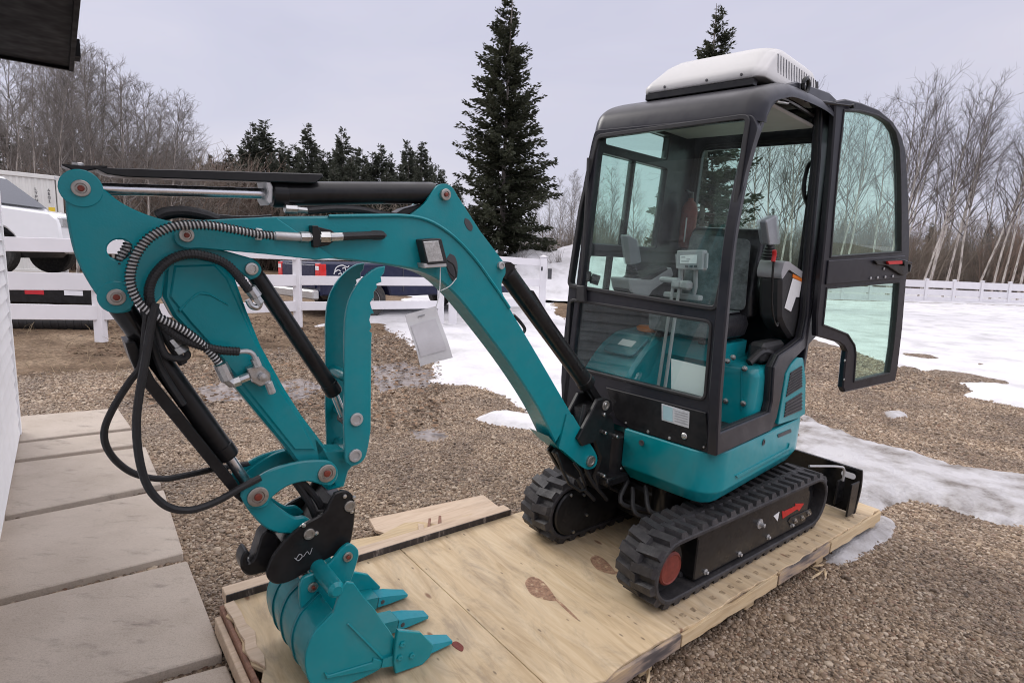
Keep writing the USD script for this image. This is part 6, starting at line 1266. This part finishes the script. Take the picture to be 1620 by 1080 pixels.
# leafless aspens
asp = [aspen(40+k, 12., (rng.normal(0, .04), rng.normal(0, .04)), first=.30+.1*(k % 3)) for k in range(5)]
ap = []
ls = [(8, 92, 25), (30, 84, 27), (52, 96, 24), (78, 88, 28), (96, 80, 25), (118, 76, 27), (135, 84, 29), (150, 78, 26), (166, 88, 28), (182, 108, 30), (196, 118, 27), (212, 130, 31), (228, 136, 28), (246, 142, 31), (262, 150, 29), (280, 160, 32), (296, 178, 33), (-20, 80, 25), (-60, 84, 27), (20, 100, 33), (64, 98, 34), (108, 96, 34), (160, 110, 36), (204, 140, 37), (250, 168, 38), (318, 196, 38), (40, 96, 30), (124, 92, 33), (172, 100, 34), (236, 150, 35)]
asp2 = [aspen(70+k, 12., (rng.normal(0, .05), rng.normal(0, .05)), first=.34+.08*(k % 3), dens=.62, fine=.55, long=1.3) for k in range(5)]; ap2 = []
lr_ = ranks([q[0] for q in ls])
for k, (x, y, d) in enumerate(ls):
    left = 'leafless pale-barked tree, '+lr_[k]+' in the stand above the container'
    p = place(x, d, -.1); h = float(far(x, y, d)[2]-p[2]); s = h/11.7
    if k < 5: ap.append(tree('aspen_tree', left, asp[k], ('aspen_bark', 'twig'), p, rng.uniform(0, 360), s, group='leafless trees at upper left'))
    else: copy_of(ap[k % 5], 'aspen_tree', left, p, rng.uniform(0, 360), s, 'tree', 'leafless trees at upper left')
rs = [(1150, 170, 40), (1185, 150, 38), (1215, 160, 42), (1240, 150, 39), (1262, 175, 44), (1285, 140, 38), (1312, 150, 41), (1336, 150, 43), (1362, 128, 38), (1392, 150, 42), (1428, 118, 38), (1442, 135, 41), (1456, 120, 39), (1472, 112, 37), (1486, 130, 42), (1500, 118, 38), (1518, 140, 41), (1535, 130, 40), (1556, 135, 38), (1574, 150, 43), (1588, 120, 37), (1604, 140, 41), (1626, 120, 39), (1650, 140, 40), (1690, 130, 39), (1415, 145, 44), (1528, 150, 46), (1440, 190, 52), (1462, 210, 54), (1480, 180, 50), (1510, 200, 53), (1532, 220, 55), (1552, 190, 51), (1578, 205, 54), (1600, 190, 52), (1622, 210, 55), (1200, 200, 52), (1230, 215, 54), (1258, 195, 52), (1290, 205, 54), (1320, 195, 52), (1350, 210, 54), (1380, 190, 52), (1405, 205, 53)]
rr_ = ranks([q[0] for q in rs])
for k, (x, y, d) in enumerate(rs):
    right = 'leaning leafless tree, '+rr_[k]+' in the stand beyond the far fence'
    x0 = x-rng.uniform(5, 50); p = place(x0, d, -.1); h = float(far(x, y, d)[2]-p[2]); s = h/11.7*.95
    tl_ = (rng.uniform(-.02, .2), rng.uniform(-.1, .1))
    if k < 5: ap2.append(tree('aspen_tree', right, asp2[k], ('aspen_bark', 'dark_twig'), p, rng.uniform(0, 360), s, group='leafless trees at right'))
    else: copy_of(ap2[k % 5], 'aspen_tree', right, p, rng.uniform(0, 360), (s*.82, s*.82, s), 'tree', 'leafless trees at right', tilt=tl_)
mids = [(872, 300, 48), (884, 288, 46), (897, 276, 50), (908, 284, 47), (920, 272, 52), (935, 280, 48), (962, 270, 50), (850, 312, 55), (1000, 265, 50)]
mr_ = ranks([q[0] for q in mids])
for k, (x, y, d) in enumerate(mids):
    mid = 'small leafless tree, '+mr_[k]+' between the tall spruce and the cab'
    p = place(x, d, .5); h = float(far(x, y, d)[2]-p[2]); copy_of(ap[k % 5], 'aspen_tree', mid, p, rng.uniform(0, 360), (h/15., h/15., h/11.7), 'tree', 'small leafless trees behind the snow bank')
# brush: a thicket that reads as one mass
def shrub(seed):
    r = np.random.default_rng(seed); o = []
    for k in range(16):
        b, rb_ = limb(r, (r.normal(0, .5), r.normal(0, .5), -.1), (r.normal(0, .22), r.normal(0, .22), 1), r.uniform(2.6, 5.2), .026, .006, 5, .08, .02); o.append(tube(b, rb_, 3, caps=False))
        for j in range(9):
            p, d = along(b, r.uniform(.2, 1)); c, rc = limb(r, p, d+r.normal(0, .5, 3), r.uniform(.5, 1.4), .010, .004, 3, .1, .05); o.append(tube(c, rc, 3, caps=False))
            for m in range(3):
                p2, d2 = along(c, r.uniform(.1, 1)); e, re = limb(r, p2, d2+r.normal(0, .5, 3), r.uniform(.25, .6), .006, .004, 1, .1); o.append(tube(e, re, 3, caps=False))
    return trimesh.util.concatenate(o)
def instancer(name, protos, mats, pos, quat, scale, idx, label, cat, smooth=True):
    pi = UsdGeom.PointInstancer.Define(stage, '/World/'+name); ps = []
    for k, (m, mt) in enumerate(zip(protos, mats)): ps.append(part(name.split('_')[0] if False else 'piece', m, mt, '/World/'+name, smooth=smooth))
    pi.CreatePrototypesRel().SetTargets([Sdf.Path(p) for p in ps])
    pi.CreatePositionsAttr(Vt.Vec3fArray.FromNumpy(np.asarray(pos, np.float32))); pi.CreateProtoIndicesAttr(Vt.IntArray.FromNumpy(np.asarray(idx, np.int32)))
    q = np.asarray(quat, float); pi.CreateOrientationsAttr(Vt.QuathArray([Gf.Quath(float(a), float(b), float(c), float(d)) for a, b, c, d in q]) if len(q) < 2000 else Vt.QuathArray.FromNumpy(np.ascontiguousarray(np.roll(q, -1, 1)).astype(np.float16)))
    pi.CreateScalesAttr(Vt.Vec3fArray.FromNumpy(np.asarray(scale, np.float32))); tag(pi.GetPrim(), label, cat, kind='stuff')
shr = [shrub(60+k) for k in range(4)]
pos, idx, sc_l = [], [], []
def thicket(x0, x1, da, db, n, h0, h1, kinds):
    for k in range(n):
        d = rng.uniform(da, db); p = place(rng.uniform(x0, x1), d, -.1); pos.append(p); idx.append(int(rng.choice(kinds))); s = rng.uniform(h0, h1)/4.6; sc_l.append((s*1.15, s*1.15, s))
thicket(-120, 330, 32, 46, 130, 3.2, 7.0, [0, 1, 2, 3]); thicket(110, 400, 42, 50, 90, 5.0, 8.0, [0, 1, 3, 3]); thicket(380, 760, 40, 52, 80, 3.0, 5.4, [0, 1, 3]); thicket(820, 1120, 46, 58, 60, 3.0, 5.5, [0, 1]); thicket(1100, 1800, 46, 64, 170, 3.6, 7.0, [0, 1, 2, 3])
th_ = rng.uniform(0, 2*math.pi, len(pos)); quat = np.stack([np.cos(th_/2), 0*th_, 0*th_, np.sin(th_/2)], 1)
instancer('brush', shr, ['brush_twig', 'brush_twig', 'twig', 'brush_red'], pos, quat, sc_l, idx, 'leafless brown thicket filling the ground under the far trees', 'brush')
# dead stalks poking out of the snow bank
for k, (x, y) in enumerate([(863, 405), (888, 404), (885, 397), (822, 395), (828, 402), (873, 372), (882, 374)]):
    p = far(x, y+6, 23.); p[2] = float(bank_z(np.array([p[0]]), np.array([p[1]]))[0])-.05; r = np.random.default_rng(k); o = []
    for j in range(7):
        b, rb_ = limb(r, p, (r.normal(0, .4), r.normal(0, .3), 1), r.uniform(.3, .7), .008, .003, 3, .15); o.append(tube(b, rb_, 3))
    t = thing('dead_weed', 'small dead weed poking out of the snow bank, '+['beside the gate post', 'right of the bank foot', 'halfway up the bank', 'leftmost near the truck', 'second near the truck', 'left on its crest', 'right on its crest'][k], 'weed', group='weeds on the snow bank'); part('stalk', o, 'twig', t, kind='stuff')
# ---------------------------------------------------------------- loose gravel
rng = np.random.default_rng(99)
def stone(seed):
    r = np.random.default_rng(seed); m = trimesh.creation.icosphere(subdivisions=1, radius=1.0); v = m.vertices
    v *= (1+.35*(meshkit.noise(v*1.3+seed*7.7, seed)-.5)+.16*r.normal(0, 1, len(v))[:, None]*.5)[:, None] if False else (1+.42*(meshkit.noise(v*1.3+seed*7.7, seed)-.5))[:, None]
    v *= np.array([1.0, r.uniform(.62, .85), r.uniform(.42, .62)]); return trimesh.Trimesh(v, m.faces, process=False)
stones = [stone(k) for k in range(6)]
def scatter(n, da, db, size, seed):
    """n stones over the ground in view between two distances."""
    r = np.random.default_rng(seed); u = r.uniform(0, 1, n); d = np.sqrt(da*da+(db*db-da*da)*u); px_ = r.uniform(-90, 1710, n)
    sl, sr = (px_-CX)/FPX, 1
    y = C_W[1]+d; x = C_W[0]+d*(px_-CX)/FPX
    return x, y, size*np.exp(r.normal(0, .30, n)), r
X, Y, SZ = [], [], []
for n, da, db, s, sd_ in ((170000, .9, 3.2, .0068, 1), (11000, .9, 4.5, .0112, 11), (250000, 3.2, 5.6, .0076, 2), (170000, 5.6, 8.5, .0098, 3), (75000, 8.5, 13, .0155, 4)):
    x, y, z, _ = scatter(n, da, db, s, sd_); X.append(x); Y.append(y); SZ.append(z)
X, Y, SZ = map(np.concatenate, (X, Y, SZ))
keep = np.ones(len(X), bool)
for P_ in SLABS: keep &= ~inside(P_.buffer(-.004), X, Y)
Mi = M.T; pt = np.stack([X, Y, terrain(X, Y)], 1)@M; keep &= ~((pt[:, 0] > XB+.05) & (pt[:, 0] < XF-.03) & (pt[:, 1] > YF+.1) & (pt[:, 1] < YN-.12))
for k, P_ in enumerate(SNOW): keep &= ~(inside(P_.buffer(-.05), X, Y) & (rng.uniform(0, 1, len(X)) > .02))
keep &= ((X-SW.o[0])*wn[0]+(Y-SW.o[1])*wn[1] > .03) | ((X-SW.o[0])*wd_[0]+(Y-SW.o[1])*wd_[1] > .02)
dirt_l = Polygon([tuple(gw(*p)[:2]) for p in [(-200, 600), (30, 600), (150, 592), (330, 570), (460, 552), (590, 535)]]+[(-.6, 12.5), (-1.2, 15.5), (-3, 60), (-60, 60), (-40, 8)])
keep &= ~(inside(dirt_l, X, Y) & (rng.uniform(0, 1, len(X)) > .6))
X, Y, SZ = X[keep], Y[keep], SZ[keep]; n = len(X)
lift_ = rng.uniform(-.15, .75, n)*SZ*.7
Z_ = ground_z(X, Y)+lift_
q = rng.normal(0, 1, (n, 4))*[1, .28, .28, 0]; q[:, 0] = 0; yaw_ = rng.uniform(0, 2*math.pi, n)
tx, ty = rng.normal(0, .28, n), rng.normal(0, .28, n)
cy, sy = np.cos(yaw_/2), np.sin(yaw_/2); cxx, sxx = np.cos(tx/2), np.sin(tx/2)
quat = np.stack([cy*cxx, cy*sxx, sy*sxx, sy*cxx], 1)
instancer('gravel', stones, ['pebble']*6, np.stack([X, Y, Z_], 1), quat, np.repeat(SZ[:, None], 3, 1), rng.integers(0, 6, n), 'loose brown and grey river gravel covering the yard', 'gravel')
# dead straw and litter by the fence
ng = 900; pxs = rng.uniform(-60, 480, ng); dd = rng.uniform(6.5, 12.5, ng)
straw = [tube(np.array([[0, 0, 0], [.05, .01, .012], [.12, 0, .006]]), [.0022, .0022, .001], 3), tube(np.array([[0, 0, 0], [.03, 0, .06], [.10, 0, .10]]), [.0025, .002, .001], 3)]
x = C_W[0]+dd*(pxs-CX)/FPX; y = C_W[1]+dd; th_ = rng.uniform(0, 2*math.pi, ng)
instancer('dead_grass', straw, ['dry_grass']*2, np.stack([x, y, ground_z(x, y)+.035], 1), np.stack([np.cos(th_/2), 0*th_, 0*th_, np.sin(th_/2)], 1), np.repeat(rng.uniform(.5, 1.5, ng)[:, None], 3, 1), rng.integers(0, 2, ng), 'dry straw and leaf litter scattered on the dirt along the fence', 'dead grass')
nl = 9000; pxs = rng.uniform(-80, 700, nl); dd = 5.2+7.5*rng.uniform(0, 1, nl)**.8
leaf = [trimesh.Trimesh(np.array([[-1, 0, .1], [-.3, .55, .25], [.5, .45, .1], [1.1, 0, .3], [.5, -.5, .2], [-.3, -.5, 0], [0, 0, -.05]])*a, [[6, k, (k+1) % 6] for k in range(6)], process=False) for a in (1., .8)]
x = C_W[0]+dd*(pxs-CX)/FPX; y = C_W[1]+dd; kp = (meshkit.fbm(np.stack([x*.5, y*.5, 0*x], -1), 3, 4) > .44) & (((x-SW.o[0])*wn[0]+(y-SW.o[1])*wn[1] > .05) | ((x-SW.o[0])*wd_[0]+(y-SW.o[1])*wd_[1] > .05)); x, y = x[kp], y[kp]
for P_ in SLABS: kq = ~inside(P_, x, y); x, y = x[kq], y[kq]
nl = len(x); th_ = rng.uniform(0, 2*math.pi, nl); a_, b_ = rng.normal(0, .3, nl), np.cos(th_/2)
instancer('leaf_litter', leaf, ['dead_leaf']*2, np.stack([x, y, ground_z(x, y)+.03], 1), np.stack([b_*np.cos(a_/2), b_*np.sin(a_/2), np.sin(th_/2)*np.sin(a_/2), np.sin(th_/2)*np.cos(a_/2)], 1), np.repeat(rng.uniform(.016, .042, nl)[:, None], 3, 1), rng.integers(0, 2, nl), 'brown dead leaves littering the ground toward the fence at left', 'leaves')
# yellow splinters fallen from the pallet
for k, (x, y, a) in enumerate([(1296, 894, .3), (1306, 906, 1.1), (1294, 908, .7), (1290, 900, 2.0), (1088, 992, .9), (1026, 1068, 1.3)]):
    p = gw(x, y, .03); L = .05+.02*(k % 3); d = np.array([math.cos(a), math.sin(a), 0]); s = np.array([-d[1], d[0], 0])
    t = thing('wood_splinter', 'yellow wood splinter on the gravel beside the pallet, '+['under the right corner block', 'longest right of the block', 'nearest the block edge', 'highest beside the block', 'below the middle strip', 'near the bottom of the picture'][k], 'splinter', group='splinters beside the pallet')
    part('splinter', trimesh.convex.convex_hull(np.array([p-d*L, p+d*L*.9, p+s*.010+d*.01, p-s*.008, p+Z3*.008, p+s*.006+Z3*.007-d*L*.5])), 'timber', t, smooth=False)
